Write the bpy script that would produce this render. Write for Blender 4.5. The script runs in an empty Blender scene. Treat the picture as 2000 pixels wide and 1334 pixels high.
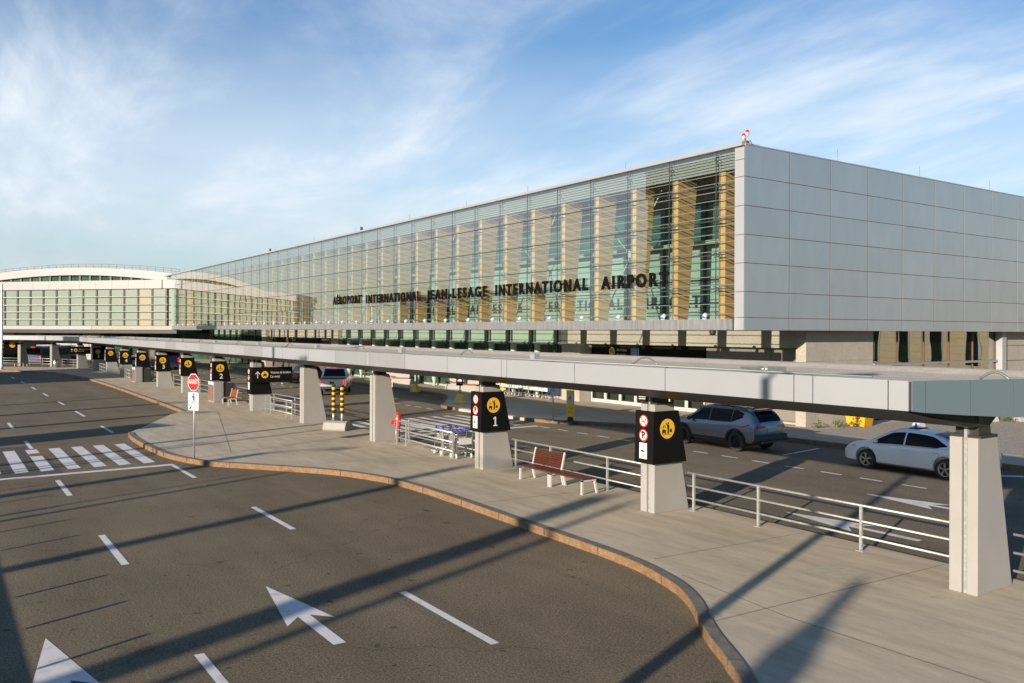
import bpy, bmesh, math, random
from mathutils import Vector, Matrix
random.seed(7)
R = math.radians
sc = bpy.context.scene
C = sc.collection
PI = math.pi

# ------------------------------------------------------------------ materials
def new_mat(name):
    m = bpy.data.materials.new(name); m.use_nodes = True
    nt = m.node_tree
    return m, nt, nt.nodes['Principled BSDF']

def pm(name, col, rough=0.6, metal=0.0, var=0.0, vscale=3.0, bump=0.0, bscale=40.0, spec=0.5, col2=None,
       stretch=None, coat=0.0, fine=0.0, fscale=200.0, island=0.0):
    """principled material whose colour wanders between two tones; optional grain and bump (object space)"""
    m, nt, b = new_mat(name)
    N, L = nt.nodes, nt.links
    b.inputs['Roughness'].default_value = rough
    b.inputs['Metallic'].default_value = metal
    b.inputs['Specular IOR Level'].default_value = spec
    if coat: b.inputs['Coat Weight'].default_value = coat; b.inputs['Coat Roughness'].default_value = 0.05
    tc = N.new('ShaderNodeTexCoord')
    src = tc.outputs['Object']
    if stretch:
        mp = N.new('ShaderNodeMapping'); mp.inputs['Scale'].default_value = stretch
        L.new(src, mp.inputs['Vector']); src = mp.outputs['Vector']
    if var or col2:
        nz = N.new('ShaderNodeTexNoise'); nz.inputs['Scale'].default_value = vscale
        nz.inputs['Detail'].default_value = 6; nz.inputs['Roughness'].default_value = 0.62
        L.new(src, nz.inputs['Vector'])
        rp = N.new('ShaderNodeValToRGB'); rp.color_ramp.elements[0].position = 0.32; rp.color_ramp.elements[1].position = 0.68
        c2 = col2 or tuple(min(1, c * (1 + var)) for c in col)
        c1 = col if col2 else tuple(c * (1 - var) for c in col)
        rp.color_ramp.elements[0].color = (*c1, 1); rp.color_ramp.elements[1].color = (*c2, 1)
        L.new(nz.outputs['Fac'], rp.inputs['Fac'])
        out = rp.outputs['Color']
        if fine:
            nf = N.new('ShaderNodeTexNoise'); nf.inputs['Scale'].default_value = fscale; nf.inputs['Detail'].default_value = 2
            L.new(tc.outputs['Object'], nf.inputs['Vector'])
            mr = N.new('ShaderNodeMapRange'); mr.inputs['From Min'].default_value = .3; mr.inputs['From Max'].default_value = .7
            mr.inputs['To Min'].default_value = 1 - fine; mr.inputs['To Max'].default_value = 1 + fine
            L.new(nf.outputs['Fac'], mr.inputs['Value'])
            mx = N.new('ShaderNodeVectorMath'); mx.operation = 'SCALE'
            L.new(out, mx.inputs[0]); L.new(mr.outputs['Result'], mx.inputs['Scale']); out = mx.outputs['Vector']
        if island:                      # each separate panel leaves the factory a touch lighter or darker
            gi = N.new('ShaderNodeNewGeometry'); mi = N.new('ShaderNodeMapRange')
            mi.inputs['To Min'].default_value = 1 - island; mi.inputs['To Max'].default_value = 1 + island
            L.new(gi.outputs['Random Per Island'], mi.inputs['Value'])
            sx = N.new('ShaderNodeVectorMath'); sx.operation = 'SCALE'; L.new(out, sx.inputs[0]); L.new(mi.outputs['Result'], sx.inputs['Scale']); out = sx.outputs['Vector']
        L.new(out, b.inputs['Base Color'])
    else:
        b.inputs['Base Color'].default_value = (*col, 1)
    if bump:
        nb = N.new('ShaderNodeTexNoise'); nb.inputs['Scale'].default_value = bscale; nb.inputs['Detail'].default_value = 4
        L.new(tc.outputs['Object'], nb.inputs['Vector'])
        bp = N.new('ShaderNodeBump'); bp.inputs['Strength'].default_value = bump; bp.inputs['Distance'].default_value = 0.01
        L.new(nb.outputs['Fac'], bp.inputs['Height']); L.new(bp.outputs['Normal'], b.inputs['Normal'])
    return m

def glass_mat(name, tint, ior=1.6, rough=0.0, refl=1.0, wobble=0.0, faces=1):
    m = bpy.data.materials.new(name); m.use_nodes = True
    nt = m.node_tree; N, L = nt.nodes, nt.links
    for n in list(N): N.remove(n)
    o = N.new('ShaderNodeOutputMaterial'); mx = N.new('ShaderNodeMixShader')
    t = N.new('ShaderNodeBsdfTransparent'); t.inputs['Color'].default_value = (*tint, 1)
    g = N.new('ShaderNodeBsdfGlossy'); g.inputs['Roughness'].default_value = rough; g.inputs['Color'].default_value = (refl, refl, refl, 1)
    f = N.new('ShaderNodeFresnel')
    ge = N.new('ShaderNodeNewGeometry'); mr = N.new('ShaderNodeMapRange')      # a thin pane mirrors alike from both sides
    mr.inputs['To Min'].default_value = ior; mr.inputs['To Max'].default_value = 1 / ior
    L.new(ge.outputs['Backfacing'], mr.inputs['Value']); L.new(mr.outputs['Result'], f.inputs['IOR'])
    if wobble:
        tc = N.new('ShaderNodeTexCoord'); nz = N.new('ShaderNodeTexNoise'); nz.inputs['Scale'].default_value = 0.55
        nz.inputs['Detail'].default_value = 1
        L.new(tc.outputs['Object'], nz.inputs['Vector'])
        bp = N.new('ShaderNodeBump'); bp.inputs['Strength'].default_value = wobble; bp.inputs['Distance'].default_value = .02
        L.new(nz.outputs['Fac'], bp.inputs['Height']); L.new(bp.outputs['Normal'], g.inputs['Normal'])
    fac = f.outputs['Fac']
    if faces > 1:                       # several glass faces one behind the other: R = nF / (1 + (n-1)F)
        a = N.new('ShaderNodeMath'); a.operation = 'MULTIPLY'; a.inputs[1].default_value = faces; L.new(fac, a.inputs[0])
        c = N.new('ShaderNodeMath'); c.operation = 'MULTIPLY_ADD'; c.inputs[1].default_value = faces - 1; c.inputs[2].default_value = 1; L.new(fac, c.inputs[0])
        d = N.new('ShaderNodeMath'); d.operation = 'DIVIDE'; L.new(a.outputs[0], d.inputs[0]); L.new(c.outputs[0], d.inputs[1]); fac = d.outputs[0]
    L.new(fac, mx.inputs['Fac']); L.new(t.outputs['BSDF'], mx.inputs[1]); L.new(g.outputs['BSDF'], mx.inputs[2])
    L.new(mx.outputs['Shader'], o.inputs['Surface'])
    return m

def emit_mat(name, col, s):
    m, nt, b = new_mat(name)
    b.inputs['Base Color'].default_value = (*[c * .5 for c in col], 1)
    b.inputs['Emission Color'].default_value = (*col, 1); b.inputs['Emission Strength'].default_value = s
    return m

def road_mat(name, base, cracks=True):
    """weathered asphalt: aggregate speckle, broad wear patches, dark spots and a few cracks"""
    m, nt, b = new_mat(name); N, L = nt.nodes, nt.links
    tc = N.new('ShaderNodeTexCoord')
    def noise(scale, detail=3, rough=.6, vec=None):
        n = N.new('ShaderNodeTexNoise'); n.inputs['Scale'].default_value = scale; n.inputs['Detail'].default_value = detail
        n.inputs['Roughness'].default_value = rough; L.new(vec or tc.outputs['Object'], n.inputs['Vector']); return n.outputs['Fac']
    def rng(v, a, c, lo, hi):
        r = N.new('ShaderNodeMapRange'); r.inputs['From Min'].default_value = a; r.inputs['From Max'].default_value = c
        r.inputs['To Min'].default_value = lo; r.inputs['To Max'].default_value = hi; L.new(v, r.inputs['Value']); return r.outputs['Result']
    def mul(a, c):
        x = N.new('ShaderNodeMath'); x.operation = 'MULTIPLY'; L.new(a, x.inputs[0]); L.new(c, x.inputs[1]); return x.outputs[0]
    sp = rng(noise(48, 3, .75), .32, .68, .42, 1.6)
    sp2 = rng(noise(25, 3, .75), .32, .68, .52, 1.5)
    mp = N.new('ShaderNodeMapping'); mp.inputs['Scale'].default_value = (.10, 1.15, 1); L.new(tc.outputs['Object'], mp.inputs['Vector'])
    pt = mul(rng(noise(.55, 4, .6, mp.outputs['Vector']), .3, .7, .84, 1.14), rng(noise(.33, 5, .65), .3, .7, .82, 1.16))
    spots = rng(noise(3.4, 2, .5), .69, .72, 1.0, .5)
    v = mul(mul(mul(sp, sp2), pt), spots)
    if cracks:
        ws = N.new('ShaderNodeTexNoise'); ws.inputs['Scale'].default_value = .9; ws.inputs['Detail'].default_value = 5
        L.new(tc.outputs['Object'], ws.inputs['Vector'])
        ad = N.new('ShaderNodeVectorMath'); ad.operation = 'ADD'; L.new(tc.outputs['Object'], ad.inputs[0]); L.new(ws.outputs['Color'], ad.inputs[1])
        vo = N.new('ShaderNodeTexVoronoi'); vo.feature = 'DISTANCE_TO_EDGE'; vo.inputs['Scale'].default_value = .11
        L.new(ad.outputs['Vector'], vo.inputs['Vector'])
        v = mul(v, rng(vo.outputs['Distance'], .0, .003, .74, 1.0))
    sc_ = N.new('ShaderNodeVectorMath'); sc_.operation = 'SCALE'; sc_.inputs[0].default_value = base
    L.new(v, sc_.inputs['Scale']); L.new(sc_.outputs['Vector'], b.inputs['Base Color'])
    b.inputs['Roughness'].default_value = .92; b.inputs['Specular IOR Level'].default_value = .25
    bp = N.new('ShaderNodeBump'); bp.inputs['Strength'].default_value = .5; bp.inputs['Distance'].default_value = .008
    L.new(noise(70, 2, .7), bp.inputs['Height']); L.new(bp.outputs['Normal'], b.inputs['Normal'])
    return m

def paint_mat(name, col, under):
    """traffic paint, scuffed and chipped so that the asphalt shows through in specks"""
    m, nt, b = new_mat(name); N, L = nt.nodes, nt.links
    tc = N.new('ShaderNodeTexCoord')
    def nz(scale, detail, rough):
        n = N.new('ShaderNodeTexNoise'); n.inputs['Scale'].default_value = scale; n.inputs['Detail'].default_value = detail; n.inputs['Roughness'].default_value = rough
        L.new(tc.outputs['Object'], n.inputs['Vector']); return n.outputs['Fac']
    def rng(v, a, c, lo, hi):
        r = N.new('ShaderNodeMapRange'); r.inputs['From Min'].default_value = a; r.inputs['From Max'].default_value = c
        r.inputs['To Min'].default_value = lo; r.inputs['To Max'].default_value = hi; L.new(v, r.inputs['Value']); return r.outputs['Result']
    mx = N.new('ShaderNodeMix'); mx.data_type = 'RGBA'; ad = N.new('ShaderNodeMath'); ad.operation = 'MAXIMUM'
    L.new(rng(nz(26, 6, .75), .60, .68, 0, .85), ad.inputs[0]); L.new(rng(nz(2.2, 6, .7), .50, .75, 0, .5), ad.inputs[1])
    L.new(ad.outputs[0], mx.inputs['Factor']); mx.inputs['A'].default_value = (*col, 1); mx.inputs['B'].default_value = (*under, 1)
    L.new(mx.outputs['Result'], b.inputs['Base Color']); b.inputs['Roughness'].default_value = .8; b.inputs['Specular IOR Level'].default_value = .3
    return m

def walk_mat(name, base):
    """broom-finished concrete: fine grain, streaky tone, faint rust stains"""
    m, nt, b = new_mat(name); N, L = nt.nodes, nt.links
    tc = N.new('ShaderNodeTexCoord')
    def noise(scale, detail, rough, st=None):
        n = N.new('ShaderNodeTexNoise'); n.inputs['Scale'].default_value = scale; n.inputs['Detail'].default_value = detail
        n.inputs['Roughness'].default_value = rough
        if st:
            mp = N.new('ShaderNodeMapping'); mp.inputs['Scale'].default_value = st; mp.inputs['Rotation'].default_value = (0, 0, .25)
            L.new(tc.outputs['Object'], mp.inputs['Vector']); L.new(mp.outputs['Vector'], n.inputs['Vector'])
        else: L.new(tc.outputs['Object'], n.inputs['Vector'])
        return n.outputs['Fac']
    def rng(v, a, c, lo, hi):
        r = N.new('ShaderNodeMapRange'); r.inputs['From Min'].default_value = a; r.inputs['From Max'].default_value = c
        r.inputs['To Min'].default_value = lo; r.inputs['To Max'].default_value = hi; L.new(v, r.inputs['Value']); return r.outputs['Result']
    def mul(a, c):
        x = N.new('ShaderNodeMath'); x.operation = 'MULTIPLY'; L.new(a, x.inputs[0]); L.new(c, x.inputs[1]); return x.outputs[0]
    v = mul(mul(rng(noise(90, 2, .6), .3, .7, .9, 1.1), rng(noise(1.3, 7, .7, (.45, 2.0, 1)), .3, .7, .78, 1.16)), rng(noise(.28, 3, .5), .3, .7, .9, 1.08))
    s = N.new('ShaderNodeVectorMath'); s.operation = 'SCALE'; s.inputs[0].default_value = base; L.new(v, s.inputs['Scale'])
    mx = N.new('ShaderNodeMix'); mx.data_type = 'RGBA'
    L.new(rng(noise(2.2, 7, .72, (.5, 2.5, 1)), .6, .74, 0, .38), mx.inputs['Factor'])
    L.new(s.outputs['Vector'], mx.inputs['A']); mx.inputs['B'].default_value = (base[0] * .86, base[1] * .66, base[2] * .45, 1)
    L.new(mx.outputs['Result'], b.inputs['Base Color'])
    b.inputs['Roughness'].default_value = .85; b.inputs['Specular IOR Level'].default_value = .3
    bp = N.new('ShaderNodeBump'); bp.inputs['Strength'].default_value = .25; bp.inputs['Distance'].default_value = .004
    L.new(noise(120, 2, .6), bp.inputs['Height']); L.new(bp.outputs['Normal'], b.inputs['Normal'])
    return m

M = dict(
    asphalt=road_mat('asphalt', (.141, .112, .073)),
    asphalt_far=road_mat('asphalt_weathered', (.146, .120, .085)),
    walk=walk_mat('broomed_concrete', (.44, .375, .282)),
    walk_far=walk_mat('terminal_pavement', (.40, .35, .28)),
    ground=pm('dry_ground', (.13, .12, .09), .95, var=.3, vscale=.4),
    gravel=pm('gravel', (.27, .24, .20), .95, var=.28, vscale=6, fine=.4, fscale=25, bump=.8, bscale=30),
    patch=pm('dark_asphalt_patch', (.055, .048, .04), .9, var=.2, vscale=3, fine=.3, fscale=60, bump=.4, bscale=70),
    paint=paint_mat('road_paint', (.62, .595, .575), (.17, .145, .11)),
    granite=pm('rusty_granite', (.20, .130, .072), .9, col2=(.165, .080, .031), vscale=6, fine=.4, fscale=45, bump=1.0, bscale=22),
    kerbtop=pm('kerb_top', (.135, .118, .095), .9, var=.25, vscale=5, fine=.25, fscale=90),
    joint=pm('joint_filler', (.16, .135, .10), .9, var=.3, vscale=9),
    hatch=pm('hatch_plate', (.40, .36, .27), .7, var=.15, vscale=7),
    pillar=pm('precast_concrete', (.262, .252, .242), .8, var=.05, vscale=1.2, fine=.05, fscale=60, bump=.25, bscale=55),
    stone=pm('speckled_stone', (.30, .272, .232), .8, var=.07, vscale=.9, fine=.22, fscale=26, bump=.3, bscale=35),
    stone2=pm('stone_joint', (.19, .17, .145), .9),
    acp=pm('aluminium_panel', (.31, .322, .345), .5, metal=.3, var=.035, vscale=.5, spec=.4),
    acp2=pm('aluminium_panel_dull', (.265, .275, .29), .5, metal=.3, var=.05, vscale=.8, stretch=(3, 3, .4)),
    acpside=pm('aluminium_cladding', (.445, .485, .52), .42, metal=.7, var=.04, vscale=.9, stretch=(1.6, 1.6, .5), island=.03),
    jointbrown=pm('joint_sealant', (.10, .055, .045), .8),
    jointdark=pm('dark_joint', (.06, .05, .05), .8),
    roofdeck=pm('roof_membrane', (.44, .39, .32), .95, var=.12, vscale=1.5, fine=.2, fscale=25, bump=.6, bscale=18),
    darksteel=pm('dark_steel', (.022, .021, .020), .5, var=.2, vscale=2),
    galv=pm('galvanised_steel', (.43, .44, .43), .45, metal=.6, var=.22, vscale=14),
    steel=pm('stainless_steel', (.62, .62, .62), .28, metal=.95, var=.05, vscale=4),
    ledge=pm('weathered_aluminium', (.36, .36, .37), .45, metal=.7, var=.22, vscale=1.6, stretch=(5, 5, .5)),
    timber=pm('glulam_timber', (.56, .365, .165), .6, col2=(.47, .28, .105), vscale=5, stretch=(6, 6, .35), fine=.12, fscale=30),
    black=pm('black_panel', (.005, .005, .005), .6, spec=.12),
    letter=pm('black_letter', (.004, .004, .0045), .6, spec=.08),
    white=pm('white_print', (.55, .54, .52), .55),
    yellow=pm('sign_yellow', (.66, .39, .015), .5),
    red=pm('sign_red', (.55, .015, .02), .4),
    ink=pm('black_ink', (.01, .01, .01), .6),
    blue=pm('sign_blue', (.03, .16, .50), .5),
    handleblue=pm('handle_blue', (.015, .04, .40), .4),
    wood=pm('bench_wood', (.085, .020, .009), .55, col2=(.045, .011, .006), vscale=6, stretch=(1, 8, 8)),
    woodorange=pm('bench_wood_fresh', (.26, .075, .02), .55, col2=(.18, .045, .012), vscale=6, stretch=(1, 8, 8)),
    whitemetal=pm('painted_white_metal', (.42, .42, .415), .4, var=.04),
    greymetal=pm('painted_grey_metal', (.22, .22, .22), .5, var=.06),
    bricksign=pm('poster_brown', (.12, .028, .018), .5, col2=(.20, .14, .12), vscale=9),
    hydrant=pm('hydrant_red', (.62, .02, .012), .35),
    rust=pm('rusty_pipe', (.16, .075, .035), .8, var=.3, vscale=9),
    hazard=pm('bollard_yellow', (.62, .36, .004), .45),
    rubber=pm('rubber', (.014, .014, .014), .75),
    tyre=pm('tyre', (.028, .026, .024), .8, var=.2, vscale=9),
    yellowblock=pm('yellow_concrete', (.62, .44, .10), .85, var=.2, vscale=6, fine=.2, fscale=40),
    skip=pm('skip_yellow', (.60, .31, .006), .45, var=.08, vscale=3),
    leaf=pm('weed_leaf', (.07, .085, .025), .8, var=.4, vscale=12),
    # building fabric behind the glass
    greenpanel=pm('green_glass_panel', (.25, .33, .265), .25, var=.05, vscale=.5, spec=.6),
    winggreen=pm('wing_glass_panel', (.178, .215, .18), .3, var=.04, vscale=.3, spec=.6),
    wingtan=pm('wing_tan_panel', (.25, .235, .18), .3, var=.04, vscale=.3),
    innerpale=pm('inner_pale_glazing', (.24, .35, .31), .3, var=.12, vscale=.35),
    innerdark=pm('inner_dark_glazing', (.040, .095, .088), .12, var=.3, vscale=.4, spec=.6),
    darkgreen=pm('dark_green_glazing', (.028, .060, .043), .08, var=.35, vscale=.8, spec=.7),
    soffit=pm('timber_soffit', (.22, .13, .065), .7, var=.15, vscale=2),
    blind=pm('white_blind', (.27, .285, .28), .6),
    mull=pm('mullion_dark', (.03, .036, .034), .45),
    mullgrey=pm('mullion_grey', (.17, .185, .18), .45, metal=.4),
    taupe=pm('taupe_panel', (.17, .15, .128), .7, var=.04, vscale=.6),
    mint=pm('mint_steel', (.30, .38, .32), .45, var=.05),
    whiteclad=pm('white_cladding', (.275, .28, .29), .5, var=.02, vscale=.4),
    roofwhite=pm('white_roof', (.275, .28, .29), .5, var=.02, vscale=.3),
    mirrorglass=glass_mat('bronze_mirror_glass', (.45, .50, .42), 3.0, wobble=.16),
    facade=glass_mat('facade_glass', (.87, .94, .93), 1.52, wobble=.05, faces=5),
    clearglass=glass_mat('entrance_glass', (.55, .66, .56), 1.6),
    lightlens=emit_mat('flood_lens', (.10, .30, .9), .25),
    tail=emit_mat('tail_light', (1.0, .02, .01), .9),
    taildull=pm('tail_lens', (.45, .01, .01), .2, coat=.5),
    amber=pm('amber_lens', (.7, .22, .02), .2),
    carglass=pm('car_glass', (.003, .004, .005), .05, spec=.14),
    suvpaint=pm('silver_grey_paint', (.20, .235, .29), .30, metal=.7, coat=.6),
    sedanpaint=pm('white_pearl_paint', (.66, .675, .70), .32, metal=.0, coat=.8),
    redpaint=pm('dark_red_paint', (.13, .008, .014), .3, metal=.3, coat=.7),
    truckpaint=pm('silver_paint', (.55, .55, .55), .32, metal=.5, coat=.6),
    bluepaint=pm('dark_blue_paint', (.012, .018, .10), .3, coat=.5),
    roofblack=pm('gloss_black', (.008, .008, .008), .12, coat=.6),
    trim=pm('black_plastic', (.018, .018, .018), .6),
    alloy=pm('alloy_rim', (.50, .49, .48), .3, metal=.8),
    alloydark=pm('dark_rim', (.03, .03, .03), .3, metal=.5),
    lamp=pm('headlamp', (.5, .52, .55), .08, spec=.8),
    plate=pm('licence_plate', (.36, .42, .50), .5),
    skin=pm('skin', (.45, .27, .19), .55),
    denim=pm('denim', (.05, .08, .14), .85),
    bluecoat=pm('blue_coat', (.05, .16, .42), .8),
    greycoat=pm('grey_coat', (.10, .13, .13), .85),
    shoe=pm('white_shoe', (.6, .58, .55), .6),
    hair=pm('dark_hair', (.02, .014, .01), .7),
    louvre=pm('louvre_aluminium', (.26, .285, .28), .5, metal=.1),
    acpend=pm('end_cladding_sky_tint', (.265, .345, .40), .42, metal=.75),  # fascia metal with the blue of reflected sky mixed into its base colour
    rustdark=pm('bronze_mullion', (.10, .05, .03), .5),
    tancl=pm('tan_cladding', (.30, .245, .17), .8, var=.05),
    whiterail=pm('white_rail', (.55, .55, .54), .4),
    occl=pm('far_building', (.20, .15, .10), .8, var=.2, vscale=.1),
    clothgrey=pm('bag_fabric', (.10, .10, .12), .8, var=.3, vscale=20),
)

# ------------------------------------------------------------------ object helpers
WORLD_BUILT = set()          # things whose parts are modelled in world coordinates
def attach(o, parent):
    if parent is None: return
    o.parent = parent
    root = parent if parent.parent is None else parent.parent
    if parent.name in WORLD_BUILT: o.matrix_parent_inverse = Matrix.Translation(-Vector(parent.location))

class MB:
    def __init__(s): s.v = []; s.f = []; s.sm = []
    def add(s, vs, fs, smooth=False):
        o = len(s.v); s.v += [tuple(p) for p in vs]
        s.f += [tuple(i + o for i in f) for f in fs]; s.sm += [smooth] * len(fs)
        return s
    def box(s, x0, x1, y0, y1, z0, z1):
        v = [(x0, y0, z0), (x1, y0, z0), (x1, y1, z0), (x0, y1, z0), (x0, y0, z1), (x1, y0, z1), (x1, y1, z1), (x0, y1, z1)]
        return s.add(v, [(3, 2, 1, 0), (4, 5, 6, 7), (0, 1, 5, 4), (1, 2, 6, 5), (2, 3, 7, 6), (3, 0, 4, 7)])
    def obox(s, o, ux, uy, uz, a, b, c):
        """box centred on o with unit axes and full sizes a, b, c"""
        o, ux, uy, uz = Vector(o), Vector(ux) * a / 2, Vector(uy) * b / 2, Vector(uz) * c / 2
        v = [o - ux - uy - uz, o + ux - uy - uz, o + ux + uy - uz, o - ux + uy - uz, o - ux - uy + uz, o + ux - uy + uz, o + ux + uy + uz, o - ux + uy + uz]
        return s.add(v, [(3, 2, 1, 0), (4, 5, 6, 7), (0, 1, 5, 4), (1, 2, 6, 5), (2, 3, 7, 6), (3, 0, 4, 7)])
    def bar(s, p, q, w, h=None, up=(0, 0, 1)):
        p, q = Vector(p), Vector(q); d = q - p; L = d.length; d.normalize()
        u = Vector(up)
        if abs(d.dot(u)) > .98: u = Vector((0, 1, 0))
        sd = d.cross(u).normalized(); u = sd.cross(d)
        return s.obox((p + q) / 2, d, sd, u, L, w, h or w)
    def prism(s, poly, axis, a, b):
        """polygon extruded along an axis: 'z' takes (x,y), 'x' takes (y,z), 'y' takes (x,z)"""
        n = len(poly)
        def P(p, t): return (p[0], p[1], t) if axis == 'z' else (t, p[0], p[1]) if axis == 'x' else (p[0], t, p[1])
        v = [P(p, a) for p in poly] + [P(p, b) for p in poly]
        return s.add(v, [tuple(range(n))[::-1], tuple(range(n, 2 * n))] + [(i, (i + 1) % n, n + (i + 1) % n, n + i) for i in range(n)])
    def tube(s, pts, r, n=8, caps=True):
        pts = [Vector(p) for p in pts]; m = len(pts)
        rs = r if isinstance(r, (list, tuple)) else [r] * m
        rings = []; prev = None
        for i, p in enumerate(pts):
            d = ((pts[min(i + 1, m - 1)] - pts[max(i - 1, 0)])).normalized()
            u = Vector((0, 0, 1)) if abs(d.z) < .9 else Vector((0, 1, 0))
            if prev is not None:
                u = prev
            a = d.cross(u).normalized(); c = a.cross(d).normalized(); prev = c
            rings.append([p + (a * math.cos(2 * PI * k / n) + c * math.sin(2 * PI * k / n)) * rs[i] for k in range(n)])
        v = [q for g in rings for q in g]
        f = [(i * n + k, i * n + (k + 1) % n, (i + 1) * n + (k + 1) % n, (i + 1) * n + k) for i in range(m - 1) for k in range(n)]
        s.add(v, f, True)
        if caps:
            s.add(rings[0], [tuple(range(n))[::-1]]); s.add(rings[-1], [tuple(range(n))])
        return s
    def lathe(s, prof, o=(0, 0, 0), n=16, axis='z'):
        """(r, h) profile spun round an axis through o"""
        v = []
        for r, h in prof:
            for k in range(n):
                a = 2 * PI * k / n; c, d = r * math.cos(a), r * math.sin(a)
                p = (c, d, h) if axis == 'z' else (c, h, d) if axis == 'y' else (h, c, d)
                v.append((p[0] + o[0], p[1] + o[1], p[2] + o[2]))
        m = len(prof)
        f = [(i * n + k, i * n + (k + 1) % n, (i + 1) * n + (k + 1) % n, (i + 1) * n + k) for i in range(m - 1) for k in range(n)]
        return s.add(v, f, True)
    def sphere(s, o, r, n=10, m=6, sx=1, sy=1, sz=1):
        v = []; f = []
        for i in range(m + 1):
            t = PI * i / m
            for k in range(n):
                a = 2 * PI * k / n
                v.append((o[0] + r * sx * math.sin(t) * math.cos(a), o[1] + r * sy * math.sin(t) * math.sin(a), o[2] + r * sz * math.cos(t)))
        for i in range(m):
            for k in range(n): f.append((i * n + k, (i + 1) * n + k, (i + 1) * n + (k + 1) % n, i * n + (k + 1) % n))
        return s.add(v, f, True)
    def plate(s, poly, o, ux, uy, n, t, d0=0.0):
        """2-D polygon laid on the plane (o, ux, uy), t thick, standing d0 off it along n"""
        o, ux, uy, n = Vector(o), Vector(ux), Vector(uy), Vector(n)
        k = len(poly)
        a = [o + ux * x + uy * y + n * d0 for x, y in poly]; b = [p + n * t for p in a]
        return s.add(a + b, [tuple(range(k))[::-1], tuple(range(k, 2 * k))] + [(i, (i + 1) % k, k + (i + 1) % k, k + i) for i in range(k)])
    def build(s, name, m, parent=None, bevel=0.0, recalc=True):
        me = bpy.data.meshes.new(name); me.from_pydata(s.v, [], s.f); me.update()
        for p, sm in zip(me.polygons, s.sm): p.use_smooth = sm
        if recalc:
            bm = bmesh.new(); bm.from_mesh(me)
            bmesh.ops.remove_doubles(bm, verts=bm.verts, dist=1e-5)
            bmesh.ops.recalc_face_normals(bm, faces=bm.faces)
            bm.to_mesh(me); bm.free()
        me.materials.append(M[m] if isinstance(m, str) else m)
        o = bpy.data.objects.new(name, me); C.objects.link(o)
        attach(o, parent)
        if bevel:
            md = o.modifiers.new('bevel', 'BEVEL'); md.width = bevel; md.segments = 2; md.limit_method = 'ANGLE'
        return o

def circle(r, cx=0, cy=0, n=28): return [(cx + r * math.cos(2 * PI * k / n), cy + r * math.sin(2 * PI * k / n)) for k in range(n)]
def rect(w, h, cx=0, cy=0): return [(cx - w / 2, cy - h / 2), (cx + w / 2, cy - h / 2), (cx + w / 2, cy + h / 2), (cx - w / 2, cy + h / 2)]

def tag(o, label=None, cat=None, group=None, kind=None):
    if label: o['label'] = label
    if cat: o['category'] = cat
    if group: o['group'] = group
    if kind: o['kind'] = kind
    return o

def thing(name, label, cat, loc=(0, 0, 0), rotz=0.0, group=None):
    o = bpy.data.objects.new(name, None); C.objects.link(o); o.empty_display_size = .2
    o.location = loc; o.rotation_euler = (0, 0, rotz)
    return tag(o, label, cat, group)

def kids(o): return [c for c in bpy.data.objects if c.parent == o]
def dup(root, loc, rotz=0.0, label=None, group=None, scale=None):
    r = root.copy(); C.objects.link(r); r.location = loc; r.rotation_euler = (0, 0, rotz)
    if label: r['label'] = label
    if group: r['group'] = group
    if scale: r.scale = scale
    for ch in kids(root):
        c = ch.copy(); C.objects.link(c); c.parent = r
        for g in kids(ch):
            d = g.copy(); C.objects.link(d); d.parent = c
    return r

AX = dict(front=((1, 0, 0), (0, 0, 1), (0, -1, 0)),      # faces -Y
          right=((0, 1, 0), (0, 0, 1), (1, 0, 0)),       # faces +X
          up=((1, 0, 0), (0, 1, 0), (0, 0, 1)))

def text(body, name, m, o, ax, size, parent=None, depth=.004, d0=0.0, bold=0.0, width=None, align='CENTER', spacing=1.0):
    cu = bpy.data.curves.new('txt', 'FONT'); cu.body = body; cu.size = size; cu.align_x = align; cu.align_y = 'CENTER'
    cu.extrude = depth / 2; cu.offset = bold; cu.space_character = spacing; cu.resolution_u = 3
    t = bpy.data.objects.new('txt', cu); C.objects.link(t)
    bpy.context.view_layer.update()
    dg = bpy.context.evaluated_depsgraph_get()
    me = bpy.data.meshes.new_from_object(t.evaluated_get(dg))
    bpy.data.objects.remove(t); bpy.data.curves.remove(cu)
    me.materials.clear(); me.materials.append(M[m])
    if width:
        xs = [v.co.x for v in me.vertices]; k = width / (max(xs) - min(xs)); c = (max(xs) + min(xs)) / 2
        for v in me.vertices: v.co.x = (v.co.x - c) * k
    ux, uy, n = [Vector(a) for a in ax]
    mat = Matrix((ux, uy, n)).transposed().to_4x4()
    me.transform(Matrix.Translation(Vector(o) + n * (d0 + depth / 2)) @ mat)
    me.name = name
    ob = bpy.data.objects.new(name, me); C.objects.link(ob)
    attach(ob, parent)
    return ob

def struct(o): o['kind'] = 'structure'; return o
# ------------------------------------------------------------------ camera
TH, RO, F_PX = R(34.35), R(-0.228), 1654.6
fwd = Vector((-math.cos(TH), math.sin(TH), 0)); rgt = Vector((math.sin(TH), math.cos(TH), 0)); dwn = Vector((0, 0, -1))
ex = rgt * math.cos(RO) + dwn * math.sin(RO); ey = -rgt * math.sin(RO) + dwn * math.cos(RO)
cam = bpy.data.objects.new('camera', bpy.data.cameras.new('camera')); C.objects.link(cam)
mw = Matrix((ex, -ey, -fwd)).transposed().to_4x4(); mw.translation = (0, 0, 4.7)
cam.matrix_world = mw
cam.data.sensor_width = 36; cam.data.lens = F_PX / 2000 * 36; cam.data.shift_y = -19.6 / 2000
cam.data.clip_start = .1; cam.data.clip_end = 5000
sc.camera = cam

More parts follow.
